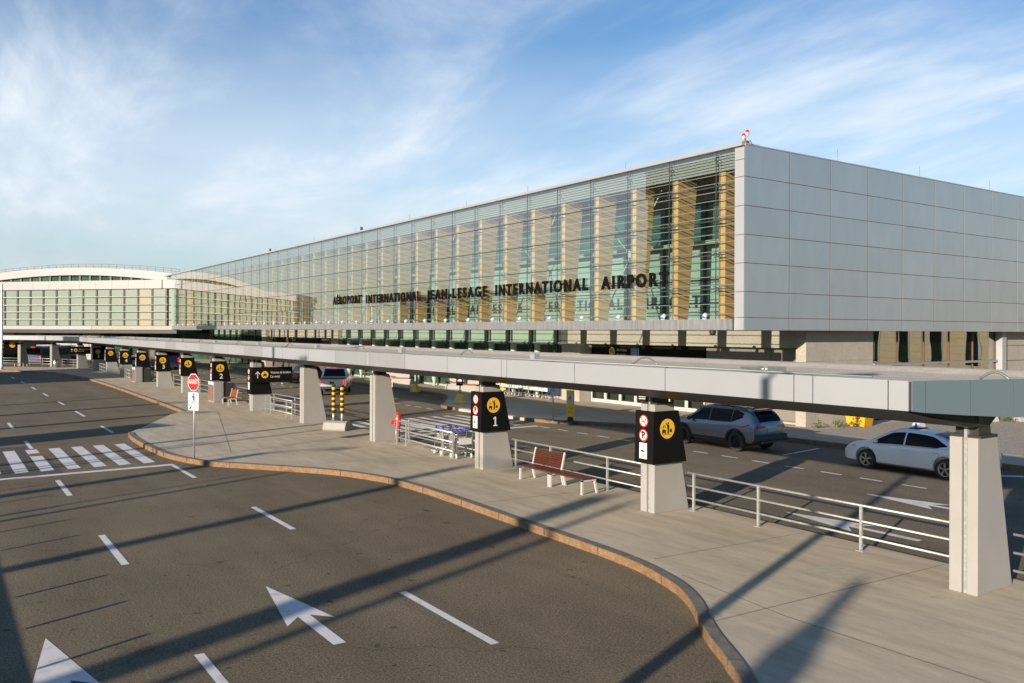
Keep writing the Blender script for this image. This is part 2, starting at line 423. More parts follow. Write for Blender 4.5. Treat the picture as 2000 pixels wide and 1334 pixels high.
# ------------------------------------------------------------------ light
SUN_AZ, SUN_EL = R(-21), R(13.2)          # light travels along (sin az, cos az) on the ground
travel = Vector((math.sin(SUN_AZ) * math.cos(SUN_EL), math.cos(SUN_AZ) * math.cos(SUN_EL), -math.sin(SUN_EL)))
sl = bpy.data.lights.new('sun', 'SUN'); sl.energy = 4.9; sl.angle = R(.53); sl.color = (1.0, .86, .69)
sun = bpy.data.objects.new('sun', sl); C.objects.link(sun)
sun.rotation_euler = travel.to_track_quat('-Z', 'Y').to_euler()

w = bpy.data.worlds.new('World'); sc.world = w; w.use_nodes = True
nt = w.node_tree; N, L = nt.nodes, nt.links
bg = N['Background']
sky = N.new('ShaderNodeTexSky'); sky.sky_type = 'NISHITA'; sky.sun_disc = False
sky.sun_elevation = SUN_EL; sky.sun_rotation = math.atan2(-travel.x, -travel.y)
sky.altitude = 70; sky.air_density = 1.0; sky.dust_density = .6; sky.ozone_density = 1.6
tc = N.new('ShaderNodeTexCoord')
def vmath(op, a, b=None, sc_=None):
    n = N.new('ShaderNodeVectorMath'); n.operation = op
    L.new(a, n.inputs[0])
    if b is not None:
        if isinstance(b, tuple): n.inputs[1].default_value = b
        else: L.new(b, n.inputs[1])
    return n.outputs[0]
def math_(op, a, b=None, clamp=False):
    n = N.new('ShaderNodeMath'); n.operation = op; n.use_clamp = clamp
    for i, x in enumerate((a, b)):
        if x is None: continue
        if isinstance(x, (int, float)): n.inputs[i].default_value = x
        else: L.new(x, n.inputs[i])
    return n.outputs[0]
def mrange(v, a, b, lo, hi, smooth=True):
    n = N.new('ShaderNodeMapRange'); n.interpolation_type = 'SMOOTHSTEP' if smooth else 'LINEAR'
    n.inputs['From Min'].default_value = a; n.inputs['From Max'].default_value = b
    n.inputs['To Min'].default_value = lo; n.inputs['To Max'].default_value = hi
    L.new(v, n.inputs['Value']); return n.outputs['Result']
sep = N.new('ShaderNodeSeparateXYZ'); L.new(tc.outputs['Generated'], sep.inputs[0])
den = math_('ADD', math_('MAXIMUM', sep.outputs['Z'], 0.0), .16)
cmb = N.new('ShaderNodeCombineXYZ')
L.new(math_('DIVIDE', sep.outputs['X'], den), cmb.inputs['X']); L.new(math_('DIVIDE', sep.outputs['Y'], den), cmb.inputs['Y'])
def noise(vec, scale, detail, rough, dist=0.0):
    n = N.new('ShaderNodeTexNoise'); n.inputs['Scale'].default_value = scale; n.inputs['Detail'].default_value = detail
    n.inputs['Roughness'].default_value = rough; n.inputs['Distortion'].default_value = dist; L.new(vec, n.inputs['Vector']); return n.outputs['Fac']
mp = N.new('ShaderNodeMapping'); mp.inputs['Rotation'].default_value = (0, 0, R(62)); mp.inputs['Scale'].default_value = (.45, 1.05, 1)
mp.inputs['Location'].default_value = (3.1, 1.7, 0)
L.new(cmb.outputs[0], mp.inputs['Vector'])
mp2 = N.new('ShaderNodeMapping'); mp2.inputs['Rotation'].default_value = (0, 0, R(62)); mp2.inputs['Scale'].default_value = (.55, .8, 1)
mp2.inputs['Location'].default_value = (1.2, 4.6, 0)
L.new(cmb.outputs[0], mp2.inputs['Vector'])
wisps = mrange(noise(mp.outputs[0], 1.5, 9, .62, .35), .42, .74, 0, 1)
veil = mrange(noise(mp2.outputs[0], .8, 5, .55, .3), .36, .62, 0, 1)
low = mrange(sep.outputs['Z'], .08, .42, 1, 0)            # thin veil thickens towards the horizon, as it does when seen edge on
m1 = math_('MULTIPLY', wisps, math_('ADD', math_('MULTIPLY', veil, .75), .25))
dt_ = N.new('ShaderNodeVectorMath'); dt_.operation = 'DOT_PRODUCT'; L.new(tc.outputs['Generated'], dt_.inputs[0]); dt_.inputs[1].default_value = (-.97, .20, 0)
ahead = mrange(dt_.outputs['Value'], -.45, .25, .08, 1)      # cirrus kept to the west and thinned behind the viewer, which lowers the fill light
bank = mrange(dt_.outputs['Value'], .70, .99, 0, 1)
dens0 = math_('ADD', math_('MULTIPLY', m1, .52), math_('ADD', math_('MULTIPLY', veil, .17), math_('MULTIPLY', low, math_('ADD', math_('MULTIPLY', bank, .16), .46))), True)
dens = math_('MULTIPLY', dens0, ahead)
mixc = N.new('ShaderNodeMix'); mixc.data_type = 'RGBA'
L.new(dens, mixc.inputs['Factor']); hs_ = N.new('ShaderNodeHueSaturation'); hs_.inputs['Saturation'].default_value = 1.5; hs_.inputs['Value'].default_value = 1.08
L.new(sky.outputs['Color'], hs_.inputs['Color']); L.new(vmath('MULTIPLY', hs_.outputs['Color'], (.72, 1.03, 1.24)), mixc.inputs['A']); cc_ = N.new('ShaderNodeMix'); cc_.data_type = 'RGBA'; L.new(mrange(sep.outputs['Z'], -.02, .20, 0, 1), cc_.inputs['Factor'])
cc_.inputs['A'].default_value = (5.0, 5.6, 6.15, 1); cc_.inputs['B'].default_value = (8.3, 8.9, 9.5, 1); L.new(cc_.outputs['Result'], mixc.inputs['B'])
L.new(mixc.outputs['Result'], bg.inputs['Color'])
bg.inputs['Strength'].default_value = .058

sc.view_settings.view_transform = 'Standard'; sc.view_settings.look = 'None'
sc.view_settings.exposure = .95; sc.view_settings.gamma = 1
sc.cycles.max_bounces = 8; sc.cycles.transparent_max_bounces = 24
sc.cycles.use_adaptive_sampling = True

# ------------------------------------------------------------------ ground, roads, pavements
def sheet(name, poly, z, m, parent=None):
    o = MB().add([(x, y, z) for x, y in poly], [tuple(range(len(poly)))]).build(name, m, parent, recalc=False)
    if o.data.polygons[0].normal.z < 0: o.data.flip_normals()
    # triangulate so the concave outline fills properly
    bm = bmesh.new(); bm.from_mesh(o.data); bmesh.ops.triangulate(bm, faces=bm.faces); bm.to_mesh(o.data); bm.free()
    return o
struct(sheet('ground', [(-900, -900), (900, -900), (900, 900), (-900, 900)], -.03, 'ground'))
near_road = struct(sheet('near_road', [(-260, -34), (60, -34), (60, 17), (-260, 17)], 0, 'asphalt'))
far_road = struct(sheet('far_road', [(-260, 17), (60, 17), (60, 60), (-260, 60)], -.004, 'asphalt_far'))

KERB = [(8, -4), (0, 2.9), (-5, 7.0), (-7.66, 8.92), (-8.99, 9.77), (-10.3, 10.75), (-11.44, 11.25), (-13.17, 11.57), (-16.99, 11.68),
        (-20.61, 11.78), (-22.6, 11.74), (-24.2, 11.5), (-26.14, 10.75), (-28.51, 9.1), (-30.22, 7.85), (-32.38, 7.2), (-34.86, 7.0), (-38.6, 7.0), (-40.6, 7.2)]
FLUSH = [(-42.61, 8.17), (-48.13, 10.6)]
KERB2 = [(-49.79, 11.65), (-54.6, 11.8), (-64, 11.95), (-75.2, 12.1), (-86, 12.05), (-93, 11.6), (-99.5, 10.9), (-105, 9.6), (-108.6, 7.6), (-113, 4.2), (-128, -8.2), (-150, -26)]
BACK = [(-150, -20), (-128, -1.5), (-122, 5.4), (-118, 10.5), (-114, 14.4), (-108, 16.4), (-103, 16.55), (8, 16.55)]
def smooth(pts, n=6):
    out = []
    for i in range(len(pts) - 1):
        p0, p1, p2, p3 = pts[max(i - 1, 0)], pts[i], pts[i + 1], pts[min(i + 2, len(pts) - 1)]
        for k in range(n):
            t = k / n
            out.append(tuple(.5 * ((2 * p1[a]) + (-p0[a] + p2[a]) * t + (2 * p0[a] - 5 * p1[a] + 4 * p2[a] - p3[a]) * t * t + (-p0[a] + 3 * p1[a] - 3 * p2[a] + p3[a]) * t ** 3) for a in (0, 1)))
    return out + [pts[-1]]
K1, K2 = smooth(KERB), smooth(KERB2)

def slab(name, poly, z, m):
    b = MB(); n = len(poly)
    b.add([(x, y, z) for x, y in poly], [tuple(range(n))])
    b.add([(x, y, z) for x, y in poly] + [(x, y, -.02) for x, y in poly], [(i, (i + 1) % n, n + (i + 1) % n, n + i) for i in range(n)])
    o = b.build(name, m, recalc=False)
    bm = bmesh.new(); bm.from_mesh(o.data); bmesh.ops.triangulate(bm, faces=bm.faces); bmesh.ops.recalc_face_normals(bm, faces=bm.faces); bm.to_mesh(o.data); bm.free()
    for p in o.data.polygons:
        if abs(p.normal.z) > .9 and p.normal.z < 0: p.flip()
    return struct(o)
island = slab('walkway', K1 + FLUSH + K2 + BACK, .15, 'walk')

FARK = [(20, 30.8), (-14.7, 30.7), (-23.9, 30.5), (-27.5, 29.9), (-31, 28.5), (-33.1, 27.3), (-35.1, 26.1), (-36.5, 25.75)]
FARFLUSH = [(-37.4, 25.7), (-42.2, 25.65)]
FARK2 = [(-43, 25.6), (-45.1, 25.8), (-46.6, 26.5), (-52.9, 30.2), (-59, 30.75), (-66.3, 30.8), (-107, 30.8), (-125, 30.0), (-150, 24)]
F1, F2 = smooth(FARK), smooth(FARK2)
slab('terminal_pavement', F1 + FARFLUSH + F2 + [(-190, 60), (20, 60)], .146, 'walk_far')

def kerb(name, line, side, m='granite', w=.17, z=.168):
    """granite kerb swept along a line; side = +1 keeps the stone to the left of the direction of travel"""
    b = MB(); pts = [Vector((x, y, 0)) for x, y in line]; prof = [(-.040, -.02), (-.034, .06), (-.032, z - .006), (-.024, z), (w, z), (w, .1)]
    rnd = random.Random(3); vs = []; m_ = len(prof)
    for i, p in enumerate(pts):
        d = (pts[min(i + 1, len(pts) - 1)] - pts[max(i - 1, 0)]).normalized(); nrm = Vector((-d.y, d.x, 0)) * side
        for k, (a, h) in enumerate(prof):
            j = rnd.uniform(-.012, .012) if k < 2 else 0
            vs.append(p + nrm * (a + j) + Vector((0, 0, h)))
    top = MB(); fs = []; ft = []
    for i in range(len(pts) - 1):
        for k in range(m_ - 1):
            q = (i * m_ + k, (i + 1) * m_ + k, (i + 1) * m_ + k + 1, i * m_ + k + 1)
            (ft if k >= 2 else fs).append(q)
    o = struct(b.add(vs, fs).build(name, m))
    acc = 0.0
    for i in range(1, len(pts) - 1):
        acc += (pts[i] - pts[i - 1]).length
        if acc > 1.9:
            acc = 0.0; d = (pts[i + 1] - pts[i - 1]).normalized(); nrm = Vector((-d.y, d.x, 0)) * side
            MB().obox(pts[i] + nrm * (w / 2 - .02) + Vector((0, 0, z / 2 - .004)), d, nrm, (0, 0, 1), .014, w + .05, z + .018).build('kerb_joint', 'jointdark', o)
    t = top.add([v + Vector((0, 0, .002)) for v in vs], ft).build('kerb_top', 'kerbtop', o)
    return o
kerb('kerb', K1, -1); kerb('kerb', K2, -1)
kerb('kerb', F1, -1); kerb('kerb', F2, -1)
# far lip of the walkway above the terminal road
struct(MB().box(-103, 8, 16.555, 16.66, -.02, .135).build('kerb', 'kerbtop'))

gravel = struct(sheet('gravel_lot', [(-24.6, 33.5), (30, 33.9), (30, 75), (-24.6, 75)], .152, 'gravel'))

def mark(name, poly, z=.004, m='paint', parent=near_road): return sheet(name, poly, z, m, parent)
def dash(x0, x1, y, w=.14, z=.004, parent=near_road, name='lane_dash'):
    return mark(name, [(x0, y - w / 2), (x1, y - w / 2 + random.uniform(-.01, .01)), (x1, y + w / 2), (x0, y + w / 2)], z, parent=parent)
for x0, x1, y in ((-22.5, -19.45, 7.05), (-13.7, -10.65, 7.0), (-45.5, -42.3, 6.8), (-54.6, -50.9, 6.8), (-62.6, -59.4, 6.77), (-71.2, -67.8, 6.72),
                  (-79.4, -75.8, 6.66), (-88.4, -84.9, 6.6), (-97.4, -93.6, 6.45), (-104.5, -101.5, 5.6),
                  (-21.3, -18.35, 3.2), (-29.8, -26.85, 3.22), (-12.7, -9.6, 3.2), (-41.0, -38.2, 3.22), (-49.5, -46.5, 3.14), (-30.9, -27.95, 6.9)):
    dash(x0, x1, y)
for y in (6.35, 5.55, 4.77, 3.97, 3.17, 2.42, 1.65, .85):
    mark('crosswalk_bar', [(-37.9, y - .2), (-31.95, y - .2), (-32.05, y + .2), (-37.95, y + .2)])
mark('stop_line', [(-30.75, -6), (-30.4, -6), (-30.95, 6.97), (-31.3, 6.97)])
def arrow(tip, L_, name='road_arrow', hw=.42, hl=2.3, sw=.2, parent=near_road, z=.004):
    """lane arrow whose tip points towards -X"""
    x, y = tip
    return mark(name, [(x, y), (x + hl, y - hw), (x + hl - .35, y - sw / 2), (x + L_, y - sw / 2), (x + L_, y + sw / 2), (x + hl - .35, y + sw / 2), (x + hl, y + hw)], z, parent=parent)
arrow((-15.4, 5.06), 3.45, hw=.4); arrow((-14.65, 1.43), 3.6, hw=.42)
mark('asphalt_patch', [(-39.2, 1.3), (-31.2, 1.3), (-31.2, 3.55), (-35.5, 3.5), (-35.8, 3.05), (-39.2, 3.1)], .002, 'patch')
mark('manhole_cover', circle(.42, -36.3, 3.3, 24), .0065, 'rust')
for i in range(28):
    x = -12.6 - 1.46 * i
    if not (-43.5 < x < -33.8): dash(x - .78, x, 24.82 + max(0, (-45 - x)) * .0, .12, .003, far_road)
for i in range(18): dash(-66 - 2.1 * i - .9, -66 - 2.1 * i, 24.6, .12, .003, far_road)
mark('parking_line', [(-21.0, 26.9), (-20.88, 26.9), (-21.28, 29.7), (-21.42, 29.7)], .003, parent=far_road)
mark('parking_line', [(-14.6, 28.6), (-14.2, 28.6), (-13.2, 29.7), (-13.6, 29.7)], .003, parent=far_road)
arrow((-14.6, 22.5), 3.6, hw=.5, parent=far_road, z=.003); arrow((-14.3, 18.45), 3.7, hw=.5, parent=far_road, z=.003)
for y in (17.2, 17.95, 18.7, 19.45, 20.2, 20.95, 21.7, 22.5, 23.3, 24.05):
    mark('crosswalk_bar', [(-40.9, y), (-34.9, y), (-34.9, y + .38), (-40.9, y + .38)], .003, parent=far_road)
mark('stop_line', [(-34.25, 17.2), (-33.9, 17.2), (-33.9, 24.9), (-34.25, 24.9)], .003, parent=far_road)

# saw cuts, patches and access covers in the walkway slab
def strip(name, p, q, w, m='joint', z=.1535, parent=island):
    p, q = Vector((*p, 0)), Vector((*q, 0)); n = (q - p).normalized(); n = Vector((-n.y, n.x, 0)) * w / 2
    return sheet(name, [tuple((p + n)[:2]), tuple((p - n)[:2]), tuple((q - n)[:2]), tuple((q + n)[:2])], z, m, parent)
for x in (-3.2, -9.2, -12.4, -19.0, -27.6, -35.8, -44, -52, -60, -69, -78):
    yl = {-3.2: 6.0, -9.2: 10.2}.get(x, 11.95 if x > -24 or x < -50 else 10.9)
    strip('expansion_joint', (x, yl), (x + .25, 16.4), .022)
strip('expansion_joint', (-8.7, 11.3), (4, 11.6), .02); strip('expansion_joint', (-11.3, 11.6), (-8.7, 11.3), .018)
strip('expansion_joint', (-32, 9.2), (-48.5, 13.2), .02)
mark('access_cover', [(-10.25, 13.75), (-9.2, 13.7), (-9.2, 14.55), (-10.2, 14.6)], .1545, 'hatch', island)
mark('concrete_patch', [(-18.0, 13.6), (-16.5, 13.7), (-16.4, 14.4), (-17.7, 14.35)], .1545, 'hatch', island)
for x, y in ((-7.9, 14.3), (-16.1, 14.35)): mark('drain_cover', circle(.13, x, y, 16), .156, 'hatch', island)
# ------------------------------------------------------------------ terminal building
T = thing('terminal_building', 'long glass fronted airport terminal with timber columns and a grey panelled end wall', 'building', (-60, 34, 0))
WORLD_BUILT.add(T.name)
FY, XC, XL = 29.3, -24.85, -137.0
BAY = 2.957
ROWS = [5.31, 6.67, 8.20, 9.76, 11.30, 12.86]

# end wall: panels with open joints in front of a dark backing
zj = [4.8, 5.35, 6.49, 7.75, 9.0, 10.27, 11.54, 12.93]
yj = [FY + 3.045 * k for k in range(0, 15)]
b = MB()
for i in range(len(yj) - 1):
    for k in range(len(zj) - 1):
        b.box(XC - .012, XC, yj[i] + (.028 if i else 0), yj[i + 1] - .028, zj[k] + (.015 if k else 0), zj[k + 1] - .015)
b.build('end_wall', 'acpside', T)
MB().box(XC - .5, XC - .013, FY + .05, yj[-1], 4.82, 12.9).build('wall_backing', 'jointbrown', T)
b = MB()
zc = [4.8, 5.35, 6.49, 7.75, 9.0, 10.27, 11.54, 12.3, 12.86]
for k in range(len(zc) - 1): b.box(XC - .56, XC - .035, FY - .02, FY + .05, zc[k] + (.012 if k else 0), zc[k + 1] - .012)
b.build('corner_panel', 'acp', T)
MB().box(XC - .55, XC, FY + .05, yj[-1], 12.93, 12.985).build('wall_coping', 'acp', T)
b = MB(); x = XC - .05
while x > XL:
    x2 = max(XL, x - 3.9); b.box(x2 + .008, x, FY - .16, FY + 1.0, 12.88, 13.02); x = x2
b.build('roof_coping', 'acp', T)
MB().box(XL, XC - .6, FY + .4, 70, 12.55, 12.85).build('roof', 'roofdeck', T)
b = MB(); x = XC - .62
while x > XL:
    x2 = max(XL, x - 5.9); b.box(x2 + .01, x, FY - .45, FY + .05, 4.8, 5.29); x = x2
b.build('ledge', 'ledge', T)

# bays: glass panes, timber column with its fittings
tim = None
def pane(x0, x1):
    g = MB()
    for k in range(5):
        a = random.uniform(-.0011, .0011); c = random.uniform(-.0011, .0011)
        w_, h_ = x1 - x0, ROWS[k + 1] - ROWS[k]
        g.add([(x0 + .011, FY, ROWS[k] + .011), (x1 - .011, FY + a * w_, ROWS[k] + .011), (x1 - .011, FY + a * w_ + c * h_, ROWS[k + 1] - .011), (x0 + .011, FY + c * h_, ROWS[k + 1] - .011)], [(0, 1, 2, 3)])
    return g.build('glass_pane', 'facade', T, recalc=False)
def seam(x):
    return MB().box(x - .016, x + .016, FY - .006, FY + .03, 5.3, 12.87).build('glass_joint', 'mull', T)
xs = [-26.52 - BAY * i for i in range(37)]
pane(xs[0], XC - .56)
for i, x in enumerate(xs):
    if i < len(xs) - 1: pane(xs[i + 1], x)
    seam(x)
    tm = MB().prism([(29.72, 4.9), (30.38, 4.9), (31.0, 11.9), (31.0, 12.3), (29.72, 12.3)], 'x', x - .19, x + .19).build('timber_column', 'timber', T)
    f = MB()
    for z in ROWS[1:] + [12.45]:
        for sx in (-1, 1):
            f.bar((x, FY + .36, z), (x + sx * .14, FY + .03, z + .11), .035); f.bar((x, FY + .36, z), (x + sx * .14, FY + .03, z - .11), .035)
        f.box(x - .05, x + .05, FY + .3, FY + .43, z - .09, z + .09)
    f.bar((x - .09, FY + .36, 5.3), (x - .09, FY + .36, 12.8), .03)
    f.build('glass_fitting', 'steel', tm)
for z in ROWS[1:5]:
    MB().box(XL, XC - .56, FY - .01, FY + .03, z - .024, z + .024).build('glass_joint', 'mull', T)
for k in range(5):
    nb = 3 if k == 0 else 4
    for j in range(nb):
        z = ROWS[k] + (ROWS[k + 1] - ROWS[k]) * (j + .5) / nb
        if k == 4 and j > 1: continue
        MB().obox(((XL + XC) / 2, FY + .22, z), (1, 0, 0), (0, .3, -.95), (0, .95, .3), XC - .6 - XL, .034, .022).build('sun_louvre', 'louvre', T)
for j in range(6):
    z = 12.08 + j * .135
    MB().obox(((XL + XC) / 2, FY + .30, z), (1, 0, 0), (0, .3, -.95), (0, .95, .3), XC - .6 - XL, .10, .02).build('top_louvre', 'blind', T)

# inside: soffit, blinds, glazed inner wall, steel bracing
MB().box(XL, XC - .62, FY + .42, 33.1, 12.32, 12.5).build('soffit', 'soffit', T)
b = MB(); z = 11.55
while z < 12.3:
    b.obox(((XL + XC) / 2, 32.9, z), (1, 0, 0), (0, .8, -.6), (0, .6, .8), XC - 1.1 - XL, .12, .015); z += .1
b.build('window_blind', 'blind', T)
MB().box(XL, XC - .6, 33.05, 33.12, 9.35, 12.3).build('upper_glazing', 'innerdark', T)
MB().box(XL, XC - .6, 33.0, 33.08, 5.36, 9.2).build('lower_glazing', 'innerpale', T)
MB().box(XL, XC - .6, 32.2, 33.2, 9.2, 9.34).build('gallery_edge', 'mint', T)
b = MB(); x = -27.6
while x > XL:
    b.box(x - .07, x + .07, 32.9, 33.0, 5.36, 9.2); b.box(x - .03, x + .03, 33.0, 33.05, 9.35, 12.3); x -= BAY
for z in (6.2, 7.4): b.box(XL, XC - .6, 32.93, 32.99, z - .04, z + .04)
b.build('inner_mullion', 'mull', T)
for x in (-31.6, -40.4, -52.3, -64.2, -76.0):
    b = MB(); nd = (x - 2.9, 31.4, 8.9)
    for q in ((x, 30.9, 12.0), (x - 5.9, 30.9, 12.0), (x - 1.2, 30.9, 5.2), (x - 4.7, 30.9, 5.2)): b.tube([q, nd], .035, 6)
    b.box(nd[0] - .12, nd[0] + .12, 31.3, 31.5, 8.7, 9.1)
    b.build('brace', 'mint', T)
# west return closing the cavity
MB().box(XL - .1, XL, FY + .3, 60, 4.8, 12.8).build('return_wall', 'greenpanel', T)
MB().box(XL, XC - .6, 33.3, 33.5, 5.36, 12.5).build('inner_wall', 'taupe', T)

# raised lettering in front of the glass
LZ, LH = 7.235, .66
for word, x0, x1 in (('AÉROPORT', -70.86, -64.87), ('INTERNATIONAL', -63.86, -54.59), ('JEAN-LESAGE', -53.58, -45.61), ('INTERNATIONAL', -44.6, -35.5), ('AIRPORT', -34.39, -29.43)):
    zc_ = LZ + (.07 if 'É' in word else 0)
    text(word, 'lettering', 'letter', ((x0 + x1) / 2, 29.25, zc_), AX['front'], .92 if 'É' not in word else .9, T, depth=.07, bold=.034, width=x1 - x0, spacing=1.38)

# lower storey behind the overhang
WY = 35.3
def wallbox(name, m, x0, x1, z0, z1, y0=WY, y1=WY + .4): return MB().box(x0, x1, y0, y1, z0, z1).build(name, m, T)
wallbox('stone_lintel', 'stone', -45.0, -26.3, 3.92, 5.3)
wallbox('stone_pier', 'stone', -45.0, -43.1, .1, 3.92, WY - .5, WY + .6)
wallbox('stone_pier', 'stone', -26.3, -25.72, .1, 5.0, 34.75, 40.27)
b = MB()
for z in (1.3, 2.3, 3.3, 4.25): b.box(-25.72, -25.714, 34.76, 40.25, z - .008, z + .008)
for z, o_ in ((.15, 0), (1.3, .7), (2.3, 0), (3.3, .7)):
    for k in range(4): b.box(-25.72, -25.7145, 35.5 + o_ + k * 1.4 - .006, 35.5 + o_ + k * 1.4 + .006, z + .01, z + .98)
b.build('stone_joint', 'stone2', T)
MB().box(-42.9, -33.05, WY + .35, WY + .42, 2.75, 3.85).build('arrivals_sign', 'black', T)
asg = [o for o in kids(T) if o.name.startswith('arrivals_sign')][0]
SY = WY + .35
MB().plate([(x, z * 1.0) for x, z in circle(.27)], (-40.88, SY, 3.45), *AX['front'], .01).build('emblem', 'yellow', asg)
pl = MB()
o3 = ((-40.88, SY, 3.45),) + AX['front']
pl.plate([(-.17, .09), (-.12, .10), (.0, .03), (.14, -.05), (.17, -.08), (.13, -.09), (-.03, -.02), (-.12, .02)], *o3, .004, .0105)
pl.plate([(-.02, .0), (.07, .11), (.11, .10), (.05, -.02)], *o3, .004, .0106); pl.plate([(-.1, -.17), (.14, -.17), (.14, -.15), (-.1, -.15)], *o3, .004, .0107)
pl.build('pictogram', 'ink', asg)
text('Arrivées', 'sign_text', 'white', (-39.98, SY, 3.57), AX['front'], .27, asg, d0=.002, align='CENTER', width=.95)
text('Arrivals', 'sign_text', 'white', (-40.02, SY, 3.27), AX['front'], .27, asg, d0=.002, width=.87)
MB().plate(rect(.72, .5), (-38.75, SY, 3.42), *AX['front'], .012).build('notice', 'white', asg)
MB().plate(rect(.66, .44), (-38.75, SY, 3.42), *AX['front'], .004, .0122).build('notice_field', 'blue', asg)
b = MB()
for dz, w_ in ((.12, .4), (.0, .5), (-.12, .4)): b.plate(rect(w_, .05, 0, dz), (-38.75, SY, 3.42), *AX['front'], .004, .0165)
b.build('notice_lines', 'plate', asg)
b = MB()
for k, x in enumerate([-33.03, -30.9, -28.6, -26.3]):
    if k: b.box([-33.03, -30.9, -28.6, -26.3][k - 1] + .012, x - .012, WY + .45, WY + .5, .2, 3.9)
b.build('grey_panel', 'taupe', T)
MB().box(-45, -26, WY + .9, WY + 1.0, .1, 3.95).build('recess_back', 'jointdark', T)
MB().box(-43.1, -33.05, WY + 2.6, WY + 2.75, .1, 3.0).build('lobby_wall', 'taupe', T)
MB().box(-43.1, -33.0, WY + .3, WY + 2.7, .1, .13).build('lobby_floor', 'stone', T)
for k in range(7):
    x = -43.0 + k * 1.42
    d = MB()
    d.box(x, x + .09, WY + .4, WY + .47, .15, 2.7); d.box(x + 1.3, x + 1.39, WY + .4, WY + .47, .15, 2.7)
    d.box(x + .09, x + 1.3, WY + .4, WY + .47, .15, .36); d.box(x + .09, x + 1.3, WY + .4, WY + .47, 2.55, 2.7)
    d = d.build('glass_door', 'whitemetal', T)
    MB().add([(x + .09, WY + .44, .36), (x + 1.3, WY + .44, .36), (x + 1.3, WY + .44, 2.55), (x + .09, WY + .44, 2.55)], [(0, 1, 2, 3)]).build('pane', 'clearglass', d, recalc=False)
wallbox('plinth', 'stone', -33.0, -26.3, .1, .24, WY - .1, WY + .5)

# glazed stretch between the two entrances
wallbox('upper_panel', 'greenpanel', -83.0, -45.0, 3.97, 5.3)
wallbox('lower_glazing', 'darkgreen', -83.0, -45.0, .2, 3.9)
wallbox('transom', 'mullgrey', -83.0, -45.0, 3.88, 3.97, WY - .12, WY)
wallbox('plinth', 'stone', -83.0, -45.0, .1, .3, WY - .16, WY)
for k in range(13):
    x = -45.8 - 2.93 * k
    wallbox('mullion', 'mull', x - .30, x - .22, .3, 5.28, WY - .1, WY); wallbox('mullion', 'mull', x + .02, x + .10, .3, 5.28, WY - .1, WY)
for k in range(12):
    x = -47.6 - 2.93 * k
    MB().lathe([(.11, .15), (.14, .5), (.20, .8), (.22, 1.2), (.22, 3.85)], (x, WY - .62, 0), 12).build('steel_column', 'mint', T)
wallbox('dark_bay', 'jointdark', -45.9, -45.0, .3, 5.28, WY - .06, WY)
# west entrance
wallbox('stone_lintel', 'stone', -107.0, -84.9, 3.92, 5.3)
wallbox('stone_pier', 'stone', -84.9, -83.0, .1, 5.3, WY - .5, WY + .4)
wallbox('stone_pier', 'stone', -107.8, -106.2, .1, 5.3, WY - .5, WY + .4)
wallbox('recess_back', 'jointdark', -106.2, -84.9, .1, 3.92, WY + .6, WY + .7)
dsg = MB().box(-104.2, -90.2, WY + .2, WY + .28, 2.9, 3.9).build('departures_sign', 'black', T)
MB().plate(circle(.42), (-100.3, WY + .2, 3.42), *AX['front'], .01).build('emblem', 'yellow', dsg)
text('Départs', 'sign_text', 'white', (-98.0, WY + .2, 3.62), AX['front'], .40, dsg, d0=.002)
text('Departures', 'sign_text', 'white', (-97.7, WY + .2, 3.2), AX['front'], .40, dsg, d0=.002)
for x in (-104.4, -100.6, -96.9, -93.2, -89.5): wallbox('lintel_joint', 'mullgrey', x - .18, x + .18, 3.95, 5.28, WY - .06, WY)
# west glazing
wallbox('upper_panel', 'greenpanel', -139, -107.8, 4.15, 5.3)
wallbox('lower_glazing', 'darkgreen', -139, -107.8, .2, 4.05)
wallbox('transom', 'mullgrey', -139, -107.8, 4.05, 4.15, WY - .12, WY)
for k in range(11): wallbox('mullion', 'mull', -109.0 - 2.93 * k, -108.85 - 2.93 * k, .2, 5.28, WY - .1, WY)
MB().box(-140, -26, 36.4, 70, .1, 4.79).build('ground_floor_core', 'jointdark', T)
MB().box(-140, -25.75, 40.3, 70, 4.81, 12.5).build('upper_floor_core', 'jointdark', T)
MB().box(-140, -25.75, 35.72, 40.3, 4.9, 5.2).build('floor_slab', 'taupe', T)

# end elevation, lower storey
EX = -25.72
MB().box(EX - .1, EX - .05, 40.27, 53.0, .2, 4.8).build('mirror_window', 'mirrorglass', T)
MB().box(EX - .3, EX - .15, 40.27, 53.0, .2, 4.8).build('window_backing', 'innerpale', T)
for y in (40.3, 42.55, 45.1, 47.7, 50.3, 52.9): MB().box(EX - .05, EX - .0, y - .03, y + .03, .2, 4.8).build('mullion', 'rustdark', T)
b = MB()
for z in (3.05, 1.25): b.box(EX - .0, EX + .10, 40.27, 53.15, z - .06, z + .06)
b.build('sill_rail', 'acp2', T)
MB().box(EX - .3, EX + .35, 53.0, 53.5, .15, 4.8).build('white_post', 'whiteclad', T)
b = MB()
for k in range(5): b.box(EX - .2, EX + .12, 53.5, 76, .3 + k * .92, 1.19 + k * .92)
b.build('block_wall', 'stone', T)
b = MB()
for k in range(5): b.box(EX - .04, EX + .02, 41.0 + k * 2.4, 43.3 + k * 2.4, .2, 1.05)
b.build('base_panel', 'acpside', T)

